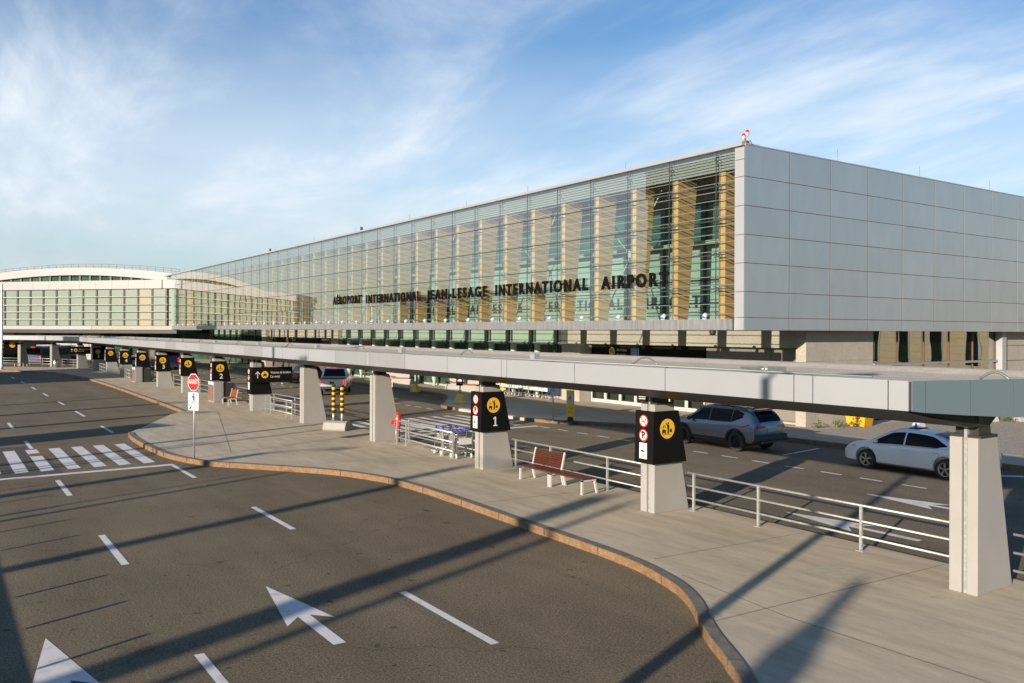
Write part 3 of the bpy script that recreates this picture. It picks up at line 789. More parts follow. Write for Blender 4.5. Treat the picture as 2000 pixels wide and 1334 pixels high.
# roof fittings
for k, x in enumerate((-33.2, -42.0, -49.2, -57.5, -67.5, -77, -88, -97, -104, -113, -120, -127, -133)):
    MB().bar((x, FY + .5, 13.0), (x + .05, FY + .5, 13.55), .022).build('lightning_rod', 'greymetal', T)
for y in (36.4, 43.6, 51.0): MB().bar((XC - .3, y, 12.97), (XC - .3, y - .06, 13.65), .022).build('lightning_rod', 'greymetal', T)
for x in (-90.2, -66.6): MB().lathe([(.05, 13.0), (.05, 13.25), (.12, 13.27), (.12, 13.5), (0, 13.55)], (x, FY + .7, 0), 8).build('roof_camera', 'mull', T)
ob = MB().box(-25.28, -25.0, 29.55, 29.75, 12.98, 13.16).bar((-25.14, 29.65, 13.16), (-25.14, 29.65, 13.28), .05).tube([(-24.98, 29.65, 13.1), (-24.86, 29.65, 13.14), (-24.8, 29.65, 12.98)], .02, 6).build('obstruction_light', 'rust', T)
for dx, z in ((-.10, 13.28), (.1, 13.4)):
    MB().lathe([(.03, z - .05), (.08, z + .02), (.09, z + .12)], (-25.14 + dx, 29.65, 0), 10).build('lamp_body', 'whitemetal', ob)
    MB().lathe([(.085, z + .12), (.08, z + .2), (.04, z + .25), (0, z + .26)], (-25.14 + dx, 29.65, 0), 10).build('red_lens', 'hydrant', ob)
MB().lathe([(0, 4.55), (.12, 4.58), (.15, 4.68), (.15, 4.79)], (-26.5, 29.1, 0), 10).build('dome_camera', 'trim', T)

# floodlights along the ledge
fl = thing('floodlight', 'small white floodlight standing on the ledge under the glass facade', 'floodlight', (-26.9, 29.0, 5.29), 0, 'floodlights along the facade ledge')
MB().bar((0, 0, 0), (0, 0, .1), .05).box(-.1, .1, -.06, .06, .0, .03).build('bracket', 'whitemetal', fl)
hd = MB().tube([(0, -.05, .08), (0, .10, .23)], [.11, .10], 12).build('lamp_head', 'whitemetal', fl)
MB().tube([(0, -.058, .072), (0, -.066, .064)], .095, 12).build('lens', 'lightlens', hd)
for i in range(1, 38): dup(fl, (-26.9 - BAY * i + (.3 if i < 2 else 0), 29.0, 5.29), R(random.uniform(-14, 14)))
# the head turns towards the viewer side of its bay
fl.rotation_euler.z = R(8)

# ------------------------------------------------------------------ west wing (angled older concourse)
Wg = thing('concourse_wing', 'older white concourse with arched roof and pale green window band, angled off the terminal', 'building', (-131, 29.3, 0))
WORLD_BUILT.add(Wg.name)
wd = Vector((-.77, -.637, 0)).normalized(); wn = Vector((wd.y, -wd.x, 0))     # wn points away from the viewer
if wn.y < 0: wn = -wn
W0 = Vector((-131, 29.3, 0)) + wd * 1.2
def wp(s, d, z): p = W0 + wd * s + wn * d; return (p.x, p.y, z)
def wbox(name, m, s0, s1, d0, d1, z0, z1, parent=Wg):
    v = [wp(s0, d0, z0), wp(s1, d0, z0), wp(s1, d1, z0), wp(s0, d1, z0), wp(s0, d0, z1), wp(s1, d0, z1), wp(s1, d1, z1), wp(s0, d1, z1)]
    return MB().add(v, [(3, 2, 1, 0), (4, 5, 6, 7), (0, 1, 5, 4), (1, 2, 6, 5), (2, 3, 7, 6), (3, 0, 4, 7)]).build(name, m, parent)
b = MB(); S_END = 62
s = .8
k = 0
while s < S_END:
    s2 = s + 2.95
    v = [wp(s + .012, -.25, 10.85), wp(s2 - .012, -.25, 10.85), wp(s2 - .012, .3, 10.85), wp(s + .012, .3, 10.85), wp(s + .012, -.25, 12.15), wp(s2 - .012, -.25, 12.15), wp(s2 - .012, .3, 12.15), wp(s + .012, .3, 12.15)]
    b.add(v, [(3, 2, 1, 0), (4, 5, 6, 7), (0, 1, 5, 4), (1, 2, 6, 5), (2, 3, 7, 6), (3, 0, 4, 7)]); s = s2
b.build('white_fascia', 'whiteclad', Wg)
wbox('corner_fascia', 'whiteclad', -4.0, .78, -.1, .3, 10.86, 12.14)
for i in range(25):
    s0 = .2 + 2.5 * i
    o_ = wbox('window_panel', 'wingtan' if i in (1,) else 'winggreen', s0 + .13, s0 + 2.37, .12, .2, 5.35, 10.85)
    wbox('mullion', 'mull', s0 - .14, s0 + .14, .0, .2, 5.3, 10.85, o_)
for z in (9.68, 8.5, 7.43, 6.3):
    MB().tube([wp(-.3, -.28, z), wp(S_END, -.28, z)], .048, 8).build('front_rail', 'whiterail', Wg)
# rounded glazed corner joining the terminal
cpts = [Vector((-136.9, 29.3, 0)) + Vector((x, y, 0)) for x, y in ((3.9, .0),)]
q0, q1 = Vector((-128.5, FY + .02, 0)), W0 + wd * .2
wbox('slab_edge', 'whiteclad', 13, S_END, -.6, .3, 4.75, 5.3); wbox('slab_edge', 'stone', -2.0, 12.95, -.6, .3, 4.75, 5.3)
wbox('soffit', 'darksteel', -2.0, S_END, -.5, 14, 4.2, 4.74)
b = MB()
for s0 in (14, 26): b.add([wp(s0, 1.2, 4.1), wp(s0 + 10.5, 1.2, 4.1), wp(s0 + 10.5, 1.2, 4.19), wp(s0, 1.2, 4.19)], [(0, 1, 2, 3)])
b.build('soffit_trim', 'whiteclad', Wg)
wbox('rear_mass', 'winggreen', -2, S_END, .3, 24, 5.3, 12.0)
wbox('ground_floor', 'darkgreen', -2, S_END, 8, 22, .1, 4.2)
def arc(s, peak, span, mid, base): return base + (peak - base) * max(0.0, 1 - ((s - mid) / span) ** 2)
ss = [4 + 1.5 * i for i in range(0, 40)]
def arcwall(name, m, lo, hi, d0, d1):
    v = []
    for s in ss:
        a, c = lo(s), max(hi(s), lo(s) + .01)
        v += [wp(s, d0, a), wp(s, d0, c), wp(s, d1, c), wp(s, d1, a)]
    f = [(4 * i + k, 4 * i + (k + 1) % 4, 4 * (i + 1) + (k + 1) % 4, 4 * (i + 1) + k) for i in range(len(ss) - 1) for k in range(4)] + [(0, 1, 2, 3), tuple(4 * (len(ss) - 1) + k for k in (3, 2, 1, 0))]
    return MB().add(v, f).build(name, m, Wg)
top = lambda s: arc(s, 14.72, 33, 24, 11.5)
eye = lambda s: arc(s, 13.55, 21.5, 24, 12.0)
arcwall('arched_roof', 'roofwhite', eye, top, 6.2, 30)
arcwall('clerestory', 'darkgreen', lambda s: 11.5, lambda s: eye(s) + .05, 6.9, 7.1)
for i in range(17):
    s = 8 + 2.0 * i
    if eye(s) > 12.3: MB().bar(wp(s, 6.7, 12.0), wp(s, 6.7, eye(s)), .22).build('clerestory_post', 'whiteclad', Wg)
rl = MB(); pts = [wp(s, 8, top(s) + .75) for s in ss if top(s) > 12]; rl.tube(pts, .035, 5); rl.tube([(x, y, z - .35) for x, y, z in pts], .03, 5)
for p in pts: rl.bar((p[0], p[1], p[2] - .75), p, .05)
rl.build('roof_railing', 'taupe', Wg)
for i, s0 in enumerate((15.0, 27.5, 40)):
    wbox('stone_column', 'stone', s0, s0 + 1.6, 1.5, 3.4, .1, 4.2)
# white framed glazed porch under the wing
pr = wbox('porch_wall', 'jointdark', 21.5, 27, 6.0, 6.2, .1, 4.1)
for s0 in (21.6, 23.3, 25.0, 26.7): wbox('porch_frame', 'whiteclad', s0, s0 + .28, 5.7, 5.98, .3, 4.1, pr)
for z in (.5, 2.2, 3.75): wbox('porch_frame', 'whiteclad', 21.6, 26.98, 5.72, 5.96, z, z + .3, pr)
# ------------------------------------------------------------------ walkway canopy
ZT, ZB = 3.93, 3.445
CP = thing('walkway_canopy', 'long low flat canopy clad in pale metal panels over the pick-up walkway', 'canopy', (-50, 15.4, 3.4))
WORLD_BUILT.add(CP.name)
FRONT = [(-7.62, 12.95), (-103.5, 12.95), (-106.5, 12.85), (-109.5, 12.45), (-112.5, 11.7), (-115.5, 10.4), (-118.3, 8.6), (-121, 6.6), (-130, -.8), (-146, -14)]
Wd = 4.95
def seg_dirs(P): return [(Vector(P[i + 1]) - Vector(P[i])).normalized() for i in range(len(P) - 1)]
def offset(P, w_):
    ds = seg_dirs(P); out = []
    for i in range(len(P)):
        d = (ds[max(i - 1, 0)] + ds[min(i, len(ds) - 1)]).normalized(); n = Vector((d.y, -d.x))
        if n.y < 0: n = -n
        out.append(tuple(Vector(P[i]) + n * w_))
    return out
MID, BACKL = offset(FRONT, 2.45), offset(FRONT, Wd)
MID[0] = (-7.0, 15.4); BACKL[0] = (-6.35, 17.9)
INN, INB = offset(FRONT, .35), offset(FRONT, Wd - 1.0)
B3 = offset(FRONT, Wd - .45); B3[0] = (-6.5, 17.5)
INN[0] = (-7.86, 13.3); INB[0] = (-6.75, 16.95)
# deck with raised edges, and the dark V-shaped underside
b = MB(); n = len(FRONT)
v = []
for i in range(n):
    v += [(*FRONT[i], ZT - .012), (*INN[i], ZT - .02), (*INN[i], ZT - .05), (*MID[i], ZT - .085), (*INB[i], ZT - .05), (*B3[i], ZT + .03), (*BACKL[i], ZT + .035), (*BACKL[i], ZB)]
f = [(8 * i + k, 8 * i + k + 1, 8 * (i + 1) + k + 1, 8 * (i + 1) + k) for i in range(n - 1) for k in range(7)]
b.add(v, f).build('roof_deck', 'roofdeck', CP)
b = MB(); v = []
I2 = offset(FRONT, .03); B2 = offset(FRONT, Wd - .03); I2[0] = (-7.8, 12.99); B2[0] = (-7.56, 17.85)
L1, L2 = offset(FRONT, 1.85), offset(FRONT, 2.4); BX = offset(FRONT, 3.0); BX[0] = (-7.56, 15.95)
L1[0] = (-7.56, 14.8); L2[0] = (-7.56, 15.33)
for i in range(n):
    v += [(*I2[i], ZB + .03), (*I2[i], ZB - .01), (*L1[i], 3.07), (*L2[i], 3.07), (*BX[i], ZB - .01), (*B2[i], ZB - .012), (*B2[i], ZB + .03)]
f = [(7 * i + k, 7 * i + k + 1, 7 * (i + 1) + k + 1, 7 * (i + 1) + k) for i in range(n - 1) for k in range(6)] + [(0, 1, 2, 3, 4, 5, 6)]
b.add(v, f).build('girder', 'darksteel', CP)
MB().add([(-7.8, 13.0, ZB + .02), (-6.42, 17.8, ZB + .02), (-9.0, 17.8, ZB + .02), (-9.0, 13.0, ZB + .02)], [(0, 1, 2, 3)]).build('end_soffit', 'darksteel', CP)
# front fascia panels
def fpanel(p, q, m, z0=ZB, z1=ZT, zq0=None, zq1=None):
    p, q = Vector((*p, 0)), Vector((*q, 0)); d = (q - p).normalized(); nrm = Vector((d.y, -d.x, 0))
    a, c = p + d * .011, q - d * .011
    zq0 = z0 if zq0 is None else zq0; zq1 = z1 if zq1 is None else zq1
    t = .028
    vs = [a + Vector((0, 0, z0)), c + Vector((0, 0, zq0)), c + Vector((0, 0, zq1)), a + Vector((0, 0, z1))]
    vs += [x + nrm * t for x in vs]
    return MB().add(vs, [(0, 1, 2, 3), (7, 6, 5, 4), (0, 4, 5, 1), (1, 5, 6, 2), (2, 6, 7, 3), (3, 7, 4, 0)]).build('fascia_panel', m, CP)
rp = random.Random(5)
cuts = [-7.62, -7.98, -9.42, -9.82, -13.1, -16.2, -19.15, -19.42, -22.4, -25.2, -28.0, -28.25]
while cuts[-1] > -100: cuts.append(cuts[-1] - (.3 if len(cuts) % 7 == 0 else 2.85))
cuts.append(-103.5)
Z3 = lambda x: x
for i in range(len(cuts) - 1):
    m = rp.choice(['acp', 'acp', 'acp', 'acp2'])
    if i < 6: m = 'acp'
    # panels run with their face towards -Y
    fpanel((cuts[i + 1], 12.95), (cuts[i], 12.95), m)
pl = FRONT[1:]
for i in range(len(pl) - 1):
    L_ = (Vector(pl[i + 1]) - Vector(pl[i])).length; k = max(1, round(L_ / 2.8))
    for j in range(k):
        a = Vector(pl[i]).lerp(Vector(pl[i + 1]), j / k); c = Vector(pl[i]).lerp(Vector(pl[i + 1]), (j + 1) / k)
        fpanel(tuple(c), tuple(a), 'acp')
MB().box(-103.5, -7.64, 12.985, 13.01, ZB + .02, ZT - .02).build('fascia_backing', 'jointdark', CP)
# skewed end face, deeper towards its middle
A, Bk = Vector((-7.60, 12.94)), Vector((-6.30, 17.95))
ts = [0, .055, .24, .425, .62, .81, 1]
dz = lambda t: ZB - .17 * min(t / .45, 1) ** .8
for i in range(len(ts) - 1):
    p, q = A.lerp(Bk, ts[i]), A.lerp(Bk, ts[i + 1])
    fpanel(tuple(p), tuple(q), 'acpend', dz(ts[i]), ZT, dz(ts[i + 1]), ZT)
MB().add([(A.x - .03, A.y + .04, ZB), (Bk.x - .03, Bk.y, ZB), (Bk.x - .03, Bk.y, ZT - .02), (A.x - .03, A.y + .04, ZT - .02)], [(0, 1, 2, 3)]).build('fascia_backing', 'jointdark', CP)
# rooftop wiring: conduit, arched cables and junction boxes
MB().tube([(-103, 13.45, ZT + .01), (-50, 13.42, ZT + .012), (-8.6, 13.45, ZT + .01)], .018, 6).build('roof_conduit', 'mullgrey', CP)
for i in range(12):
    x = -14.6 - 7.9 * i if i else -14.6
    b = MB(); pts = [(x - .42 + .84 * t / 8 + .15, 13.62, ZT + .0 + .18 * math.sin(PI * t / 8) ** .8) for t in range(9)]
    b.tube(pts, .019, 7).bar((x - .75, 13.55, ZT + .02), (x - .3, 13.62, ZT + .03), .03).bar((x + .5, 13.62, ZT + .01), (x + .9, 13.66, ZT + .0), .02)
    b.build('cable_loop', 'mullgrey', CP)
    x2 = x - 4.1
    MB().box(x2 - .11, x2 + .11, 13.45, 13.62, ZT - .01, ZT + .17).build('junction_box', 'galv', CP)
MB().box(-10.95, -10.7, 13.6, 13.85, ZT - .01, ZT + .10).bar((-11.7, 13.7, ZT + .05), (-10.95, 13.7, ZT + .03), .05).bar((-11.4, 13.62, ZT + .03), (-11.1, 13.62, ZT + .07), .07).build('junction_box', 'steel', CP)
b = MB(); b.tube([(-7.55 + .5 * t / 8, 15.0, ZT - .02 + .13 * math.sin(PI * t / 8)) for t in range(9)], .024, 8).build('cable_loop', 'mullgrey', CP)

# ------------------------------------------------------------------ pillars
def back_y(z): return 1.22 - (z - 0) * .203          # rear face leans in (z from the pavement)
def make_pillar(name, label, band=None):
    t = thing(name, label, 'pillar', (0, 0, 0))
    b = MB()
    h = 2.73
    sec = lambda z: [(-.25, 0, z), (-.03, 0, z), (-.03, .14, z), (.06, .14, z), (.06, 0, z), (.25, 0, z), (.25, back_y(z), z), (-.25, back_y(z), z)]
    b.add(sec(0) + sec(h), [tuple(range(7, -1, -1)), tuple(range(8, 16))] + [(i, (i + 1) % 8, 8 + (i + 1) % 8, 8 + i) for i in range(8)])
    b.build('shaft', 'pillar', t, bevel=.012)
    MB().box(-.012, .04, .045, .135, 0, 3.05).build('drainpipe', 'galv', t)
    c = MB().prism([(.06, h), (back_y(h) - .03, h), (back_y(h) - .03, h + .045), (.06, h + .045)], 'x', -.27, .27)
    c.prism([(.12, h + .045), (back_y(h) - .12, h + .045), (back_y(h) - .2, 3.25), (.12, 3.25)], 'x', -.2, .2)
    c.build('steel_cap', 'darksteel', t)
    return t
def nosym(kind, o, parent):
    """round prohibition sign: red ring and slash on white, with a cigarette or the letter P"""
    p = MB().plate(circle(.155), *o, .006).build('prohibition_sign', 'red', parent)
    MB().plate(circle(.125), *o, .003, .0062).build('sign_face', 'white', parent)
    if kind == 'P':
        text('P', 'letter_mark', 'ink', o[0], o[1:], .24, parent, depth=.002, d0=.0095, bold=.012)
    else:
        g = MB().plate(rect(.15, .022, -.005, -.025), *o, .002, .0093)
        g.plate([(.02, .0), (.05, .035), (.035, .06), (.06, .085), (.07, .08), (.05, .058), (.065, .035), (.035, .0)], *o, .002, .0094)
        g.plate([(.05, .0), (.075, .03), (.06, .05), (.085, .07), (.092, .062), (.075, .048), (.09, .03), (.065, .0)], *o, .002, .0095)
        g.build('pictogram', 'ink', parent)
    a = R(-45); d = (math.cos(a), math.sin(a)); nrm = (-d[1], d[0])
    MB().plate([(d[0] * s * .128 + nrm[0] * u * .012, d[1] * s * .128 + nrm[1] * u * .012) for s, u in ((-1, -1), (1, -1), (1, 1), (-1, 1))], *o, .002, .012).build('slash', 'red', parent)
def taxi_picto(o, parent, r=.25):
    d = MB().plate(circle(r, n=36), *o, .005).build('pickup_emblem', 'yellow', parent)
    g = MB(); k = r / .25
    def P(poly, d0=.0052): g.plate([(x * k, y * k) for x, y in poly], *o, .002, d0)
    # car seen from the front, left
    P([(-.17, -.02), (-.07, -.02), (-.055, -.05), (-.055, -.10), (-.185, -.10), (-.185, -.05)])
    P([(-.165, -.02), (-.155, .07), (-.10, .09), (-.085, .06), (-.10, .07), (-.14, .055), (-.148, -.02)], .0053)
    P([(-.085, .065), (-.075, .02), (-.065, .02), (-.075, .075)], .0054)
    P(rect(.03, .04, -.165, -.12), .0055); P(rect(.03, .04, -.075, -.12), .0056)
    # standing figure with a raised arm, and a case
    P(circle(.026, .025, .135, 14))
    P([(-.005, .10), (.055, .10), (.06, .0), (.05, -.0), (.05, -.13), (.0, -.13), (.0, .0), (-.01, .02)])
    P([(-.005, .10), (-.045, .15), (-.06, .14), (-.015, .07)], .0057)
    P(rect(.075, .075, .115, -.055), .0058); P(rect(.03, .012, .115, -.008), .0059)
    P(rect(.30, .009, .0, -.148), .0060)
    g.build('pictogram', 'ink', parent)
def sign_box(t, number=None):
    z0, z1 = 1.25, 2.56
    b = MB().prism([(-.13, z0), (back_y(z0) + .08, z0), (back_y(z1) + .06, z1), (-.10, z1)], 'x', -.335, .335).build('sign_box', 'black', t)
    def fo(z): return ((-.02, -.13 + .03 * (z - z0) / (z1 - z0) - .004, z),) + AX['front']
    nosym('smoke', fo(2.31), b); nosym('P', fo(1.95), b)
    o = fo(1.56); pst = MB().plate(rect(.27, .40), *o, .006).build('tow_notice', 'white', b)
    g = MB()
    for k, (y, w_) in enumerate(((.165, .17), (.135, .13), (.105, .15), (-.085, .10), (-.115, .16), (-.14, .19), (-.165, .15))): g.plate(rect(w_, .010, 0, y), *o, .002, .0062)
    g.plate([(-.07, -.03), (.06, -.03), (.06, -.01), (.02, -.01), (.03, .04), (-.0, .01), (-.03, .03), (-.07, .02)], *o, .002, .0062)
    g.build('notice_print', 'ink', b)
    yc = lambda z: (back_y(z) - .08) / 2
    taxi_picto(((.337, yc(2.1), 2.12),) + AX['right'], b)
    if number == 1:
        o = ((.337, yc(1.6) + .02, 1.585),) + AX['right']
        MB().plate([(-.022, -.14), (.028, -.14), (.028, .155), (-.012, .155), (-.022, .13)], *o, .004).plate([(-.022, .13), (-.012, .155), (-.085, .105), (-.072, .072), (-.022, .095)], *o, .004, .0002).plate([(-.075, -.155), (.08, -.155), (.08, -.12), (-.075, -.12)], *o, .004, .0004).build('number', 'white', b)
    elif number: text(str(number), 'number', 'white', (.337, yc(1.6) + .02, 1.585), AX['right'], .44, b, depth=.004, bold=.008)
    return b
def wayfinding(t, l1, l2, arrow_up=True):
    b = MB().box(-.06, .06, -.05, 2.28, 1.6, 2.47).build('hanging_sign', 'black', t)
    MB().bar((0, .2, 2.47), (0, .2, 3.2), .05).bar((0, 2.1, 2.47), (0, 2.1, 3.2), .05).bar((0, .2, 3.0), (0, 2.1, 3.0), .05).build('hanger', 'mullgrey', b)
    zc_ = 2.05
    g = MB(); o = ((.061, .27, zc_),) + AX['right']
    g.plate([(-.02, -.2), (.02, -.2), (.02, .10), (-.02, .10)], *o, .003).plate([(0, .2), (-.15, .03), (-.10, .03), (0, .12)], *o, .003, .0003).plate([(0, .2), (0, .12), (.10, .03), (.15, .03)], *o, .003, .0006)
    g.build('arrow_mark', 'white', b)
    e = MB().plate(circle(.2), (.061, .68, zc_), *AX['right'], .004).build('emblem', 'yellow', b)
    o = ((.061, .68, zc_),) + AX['right']
    MB().plate([(-.10, -.08), (.10, -.08), (.10, -.01), (.06, .06), (-.06, .06), (-.10, -.01)], *o, .002, .0042).plate(rect(.05, .03, 0, .10), *o, .002, .0043).plate(rect(.04, .04, -.07, -.10), *o, .002, .0044).plate(rect(.04, .04, .07, -.10), *o, .002, .0045).build('pictogram', 'ink', b)
    text(l1, 'sign_text', 'white', (.061, 1.0 + .59, zc_ + .11), AX['right'], .2, b, depth=.003, width=1.17)
    text(l2, 'sign_text', 'white', (.061, 1.0 + .27, zc_ - .12), AX['right'], .2, b, depth=.003, width=.54)
G_P = 'concrete pillars carrying the walkway canopy'
plain = make_pillar('canopy_pillar', 'nearest concrete canopy pillar, plain, at the right end of the canopy'); tag(plain, group=G_P)
signed = make_pillar('canopy_pillar', 'concrete canopy pillar with unnumbered black sign box right of the wooden benches'); tag(signed, group=G_P)
sign_box(signed)
PX = {1: (-7.78, 14.9), 2: (-15.72, 14.9), 3: (-23.72, 14.9), 4: (-32.05, 14.95), 5: (-40.15, 14.95), 6: (-48.0, 14.9), 7: (-55.9, 14.9), 8: (-64.2, 14.9),
      9: (-72.4, 14.9), 10: (-80.4, 14.9), 11: (-88.4, 14.9), 12: (-96.6, 14.9), 13: (-104.2, 14.8), 14: (-111.0, 14.0), 15: (-117.2, 11.9), 16: (-122.4, 8.9)}
plain.location = (*PX[1], .15); signed.location = (*PX[2], .15)
num = {}
labs = {3: (1, 'concrete canopy pillar whose black sign box reads 1, behind the luggage carts'), 7: (2, 'concrete canopy pillar whose black sign box reads 2, with a waste station at its foot'),
        9: (3, 'concrete canopy pillar whose black sign box reads 3'), 11: (4, 'concrete canopy pillar whose black sign box reads 4'), 13: (5, 'concrete canopy pillar whose black sign box reads 5')}
for k, (nb, lab) in labs.items():
    t = make_pillar('canopy_pillar', lab); tag(t, group=G_P); sign_box(t, nb); t.location = (*PX[k], .15)
for k, lab in ((8, 'concrete canopy pillar with unnumbered black sign box directly behind the red stop sign'), (10, 'concrete canopy pillar with unnumbered black sign box between those reading 3 and 4'),
               (12, 'shaded concrete canopy pillar with unnumbered black sign box between those reading 4 and 5')):
    dup(signed, (*PX[k], .15), 0, lab)
for k, lab in ((4, 'plain concrete canopy pillar beside the red standpipe'), (5, 'plain concrete canopy pillar beside the striped yellow and black bollards'),
               (15, 'plain concrete canopy pillar next to the silver litter bin at the far bend'), (16, 'farthest plain concrete canopy pillar at the left end of the walkway')):
    dup(plain, (*PX[k], .15), R(18) if k == 15 else R(30) if k == 16 else 0, lab)
t6 = make_pillar('canopy_pillar', 'concrete canopy pillar carrying the nearer car rental sign'); tag(t6, group=G_P)
sb = MB().prism([(-.13, .95), (back_y(.95) + .08, .95), (back_y(2.47) + .06, 2.47), (-.10, 2.47)], 'x', -.335, .335).build('sign_box', 'black', t6)
def fo6(z): return ((-.02, -.125, z),) + AX['front']
nosym('smoke', fo6(2.22), sb); nosym('P', fo6(1.88), sb); MB().plate(rect(.27, .42), *fo6(1.42), .006).build('tow_notice', 'white', sb)
t6.location = (*PX[6], .15)
h6 = thing('hanging_sign', 'black hanging sign reading Voitures de location, Car rental, nearer of the two', 'sign', (PX[6][0] + .42, PX[6][1] - .05, .15), 0, 'car rental direction signs'); wayfinding(h6, 'Voitures de location', 'Car rental')
t14 = make_pillar('canopy_pillar', 'concrete canopy pillar below the farther car rental sign'); tag(t14, group=G_P); t14.location = (*PX[14], .15); t14.rotation_euler.z = R(8)
h14 = dup(h6, (PX[14][0] + .4, PX[14][1] - .9, .25), R(2), 'farther black hanging sign with arrow and yellow emblem, in the shade of the canopy bend')
hs = thing('hanging_sign', 'black hanging sign with yellow emblem and red roundels at the far left end', 'sign', (-123.5, 7.9, .15), 0)
b = MB().box(-.06, .06, -1.2, 1.3, 1.5, 3.1).build('sign_board', 'black', hs)
MB().plate(circle(.32), (.062, .35, 2.6), *AX['right'], .004).build('emblem', 'yellow', b)
for z in (2.75, 2.3): MB().plate(circle(.17), (.062, -.75, z), *AX['right'], .004).build('roundel', 'red', b)

# ------------------------------------------------------------------ railings along the walkway
G_R = 'grey pipe railings between the pillars'
def railing(p, q, label, posts, name='pipe_railing', zs=(.95, .62, .30), group=G_R, rr=.026):
    p, q = Vector((*p, .15)), Vector((*q, .15)); t = thing(name, label, 'railing', p, 0, group)
    d = q - p
    for z in zs:
        MB().tube([Vector((0, 0, z)), d + Vector((0, 0, z))], rr, 8).build('rail', 'galv', t)
    for k in posts:
        c = d * k; dn = d.normalized()
        MB().box(c.x - .028, c.x + .028, c.y - .028, c.y + .028, 0, zs[0] + .0).box(c.x - .09, c.x + .09, c.y - .07, c.y + .07, 0, .014).build('post', 'galv', t)
    return t
rails = [((4, 16.0), (-7.45, 16.0), (.1, .34, .58, .8), 'grey pipe railing right of the nearest pillar'),
         ((-8.1, 16.0), (-15.4, 16.0), (.03, .325, .69, .97), 'grey pipe railing between the nearest pillar and the unnumbered sign pillar'),
         ((-16.05, 16.02), (-23.4, 16.02), (.03, .34, .71, .97), 'grey pipe railing behind the wooden benches'),
         ((-24.05, 16.05), (-31.1, 16.05), (.03, .5, .97), 'grey pipe railing behind the luggage carts'),
         ((-40.5, 16.05), (-47.7, 16.05), (.03, .5, .97), 'grey pipe railing behind the short corral rail near the car rental sign'),
         ((-48.3, 16.05), (-55.6, 16.05), (.03, .5, .97), 'grey pipe railing behind the orange wooden bench'),
         ((-56.2, 16.05), (-63.9, 16.05), (.03, .5, .97), 'grey pipe railing just right of the pillar behind the stop sign'),
         ((-64.5, 16.05), (-72.1, 16.05), (.03, .5, .97), 'grey pipe railing between the stop sign pillar and the pillar reading 3'),
         ((-72.7, 16.05), (-80.1, 16.05), (.03, .5, .97), 'grey pipe railing left of the pillar reading 3'),
         ((-80.7, 16.05), (-88.1, 16.05), (.03, .5, .97), 'grey pipe railing right of the pillar reading 4'),
         ((-88.7, 16.05), (-96.3, 16.05), (.03, .5, .97), 'grey pipe railing left of the pillar reading 4'),
         ((-96.9, 16.05), (-103.9, 16.0), (.03, .5, .97), 'grey pipe railing right of the pillar reading 5'),
         ((-104.5, 15.9), (-110.8, 15.2), (.03, .5, .97), 'grey pipe railing left of the pillar reading 5'),
         ((-111.5, 15.0), (-116.8, 13.0), (.03, .5, .97), 'grey pipe railing behind the silver litter bin'),
         ((-117.6, 12.6), (-122.0, 9.9), (.03, .5, .97), 'grey pipe railing behind the far low bench'),
         ((-122.8, 9.3), (-131, 2.5), (.03, .5, .97), 'grey pipe railing at the far left end of the walkway')]
for p, q, k, lab in rails: railing(p, q, lab, k)
G_C = 'short grey corral railings on the walkway'
railing((-26.2, 15.36), (-30.9, 15.52), 'short square-tube corral railing beside the luggage carts and red standpipe', (.0, .16, .82, 1.0), 'corral_railing', (.92, .58, .26), G_C, .034)
railing((-42.4, 15.28), (-46.4, 15.22), 'short square-tube corral railing between striped bollards and car rental pillar', (.0, .2, .8, 1.0), 'corral_railing', (.92, .58, .26), G_C, .034)
railing((-82.0, 14.6), (-86.2, 14.9), 'short corral railing left of the far waste station', (.0, .3, .7, 1.0), 'corral_railing', (.92, .58, .26), G_C, .034)
railing((-97.4, 14.9), (-101.5, 15.0), 'short corral railing left of the shaded sign pillar', (.0, .3, .7, 1.0), 'corral_railing', (.92, .58, .26), G_C, .034)
# ------------------------------------------------------------------ vehicles
def pchip(xs, ys, x):
    n = len(xs)
    if x <= xs[0]: return ys[0]
    if x >= xs[-1]: return ys[-1]
    i = max(k for k in range(n - 1) if xs[k] <= x)
    h = [xs[k + 1] - xs[k] for k in range(n - 1)]; d = [(ys[k + 1] - ys[k]) / h[k] for k in range(n - 1)]
    def slope(k):
        if k == 0: return d[0]
        if k == n - 1: return d[-1]
        if d[k - 1] * d[k] <= 0: return 0
        return 2 * d[k - 1] * d[k] / (d[k - 1] + d[k])
    t = (x - xs[i]) / h[i]; m0, m1 = slope(i) * h[i], slope(i + 1) * h[i]
    return (2 * t ** 3 - 3 * t ** 2 + 1) * ys[i] + (t ** 3 - 2 * t ** 2 + t) * m0 + (-2 * t ** 3 + 3 * t ** 2) * ys[i + 1] + (t ** 3 - t ** 2) * m1

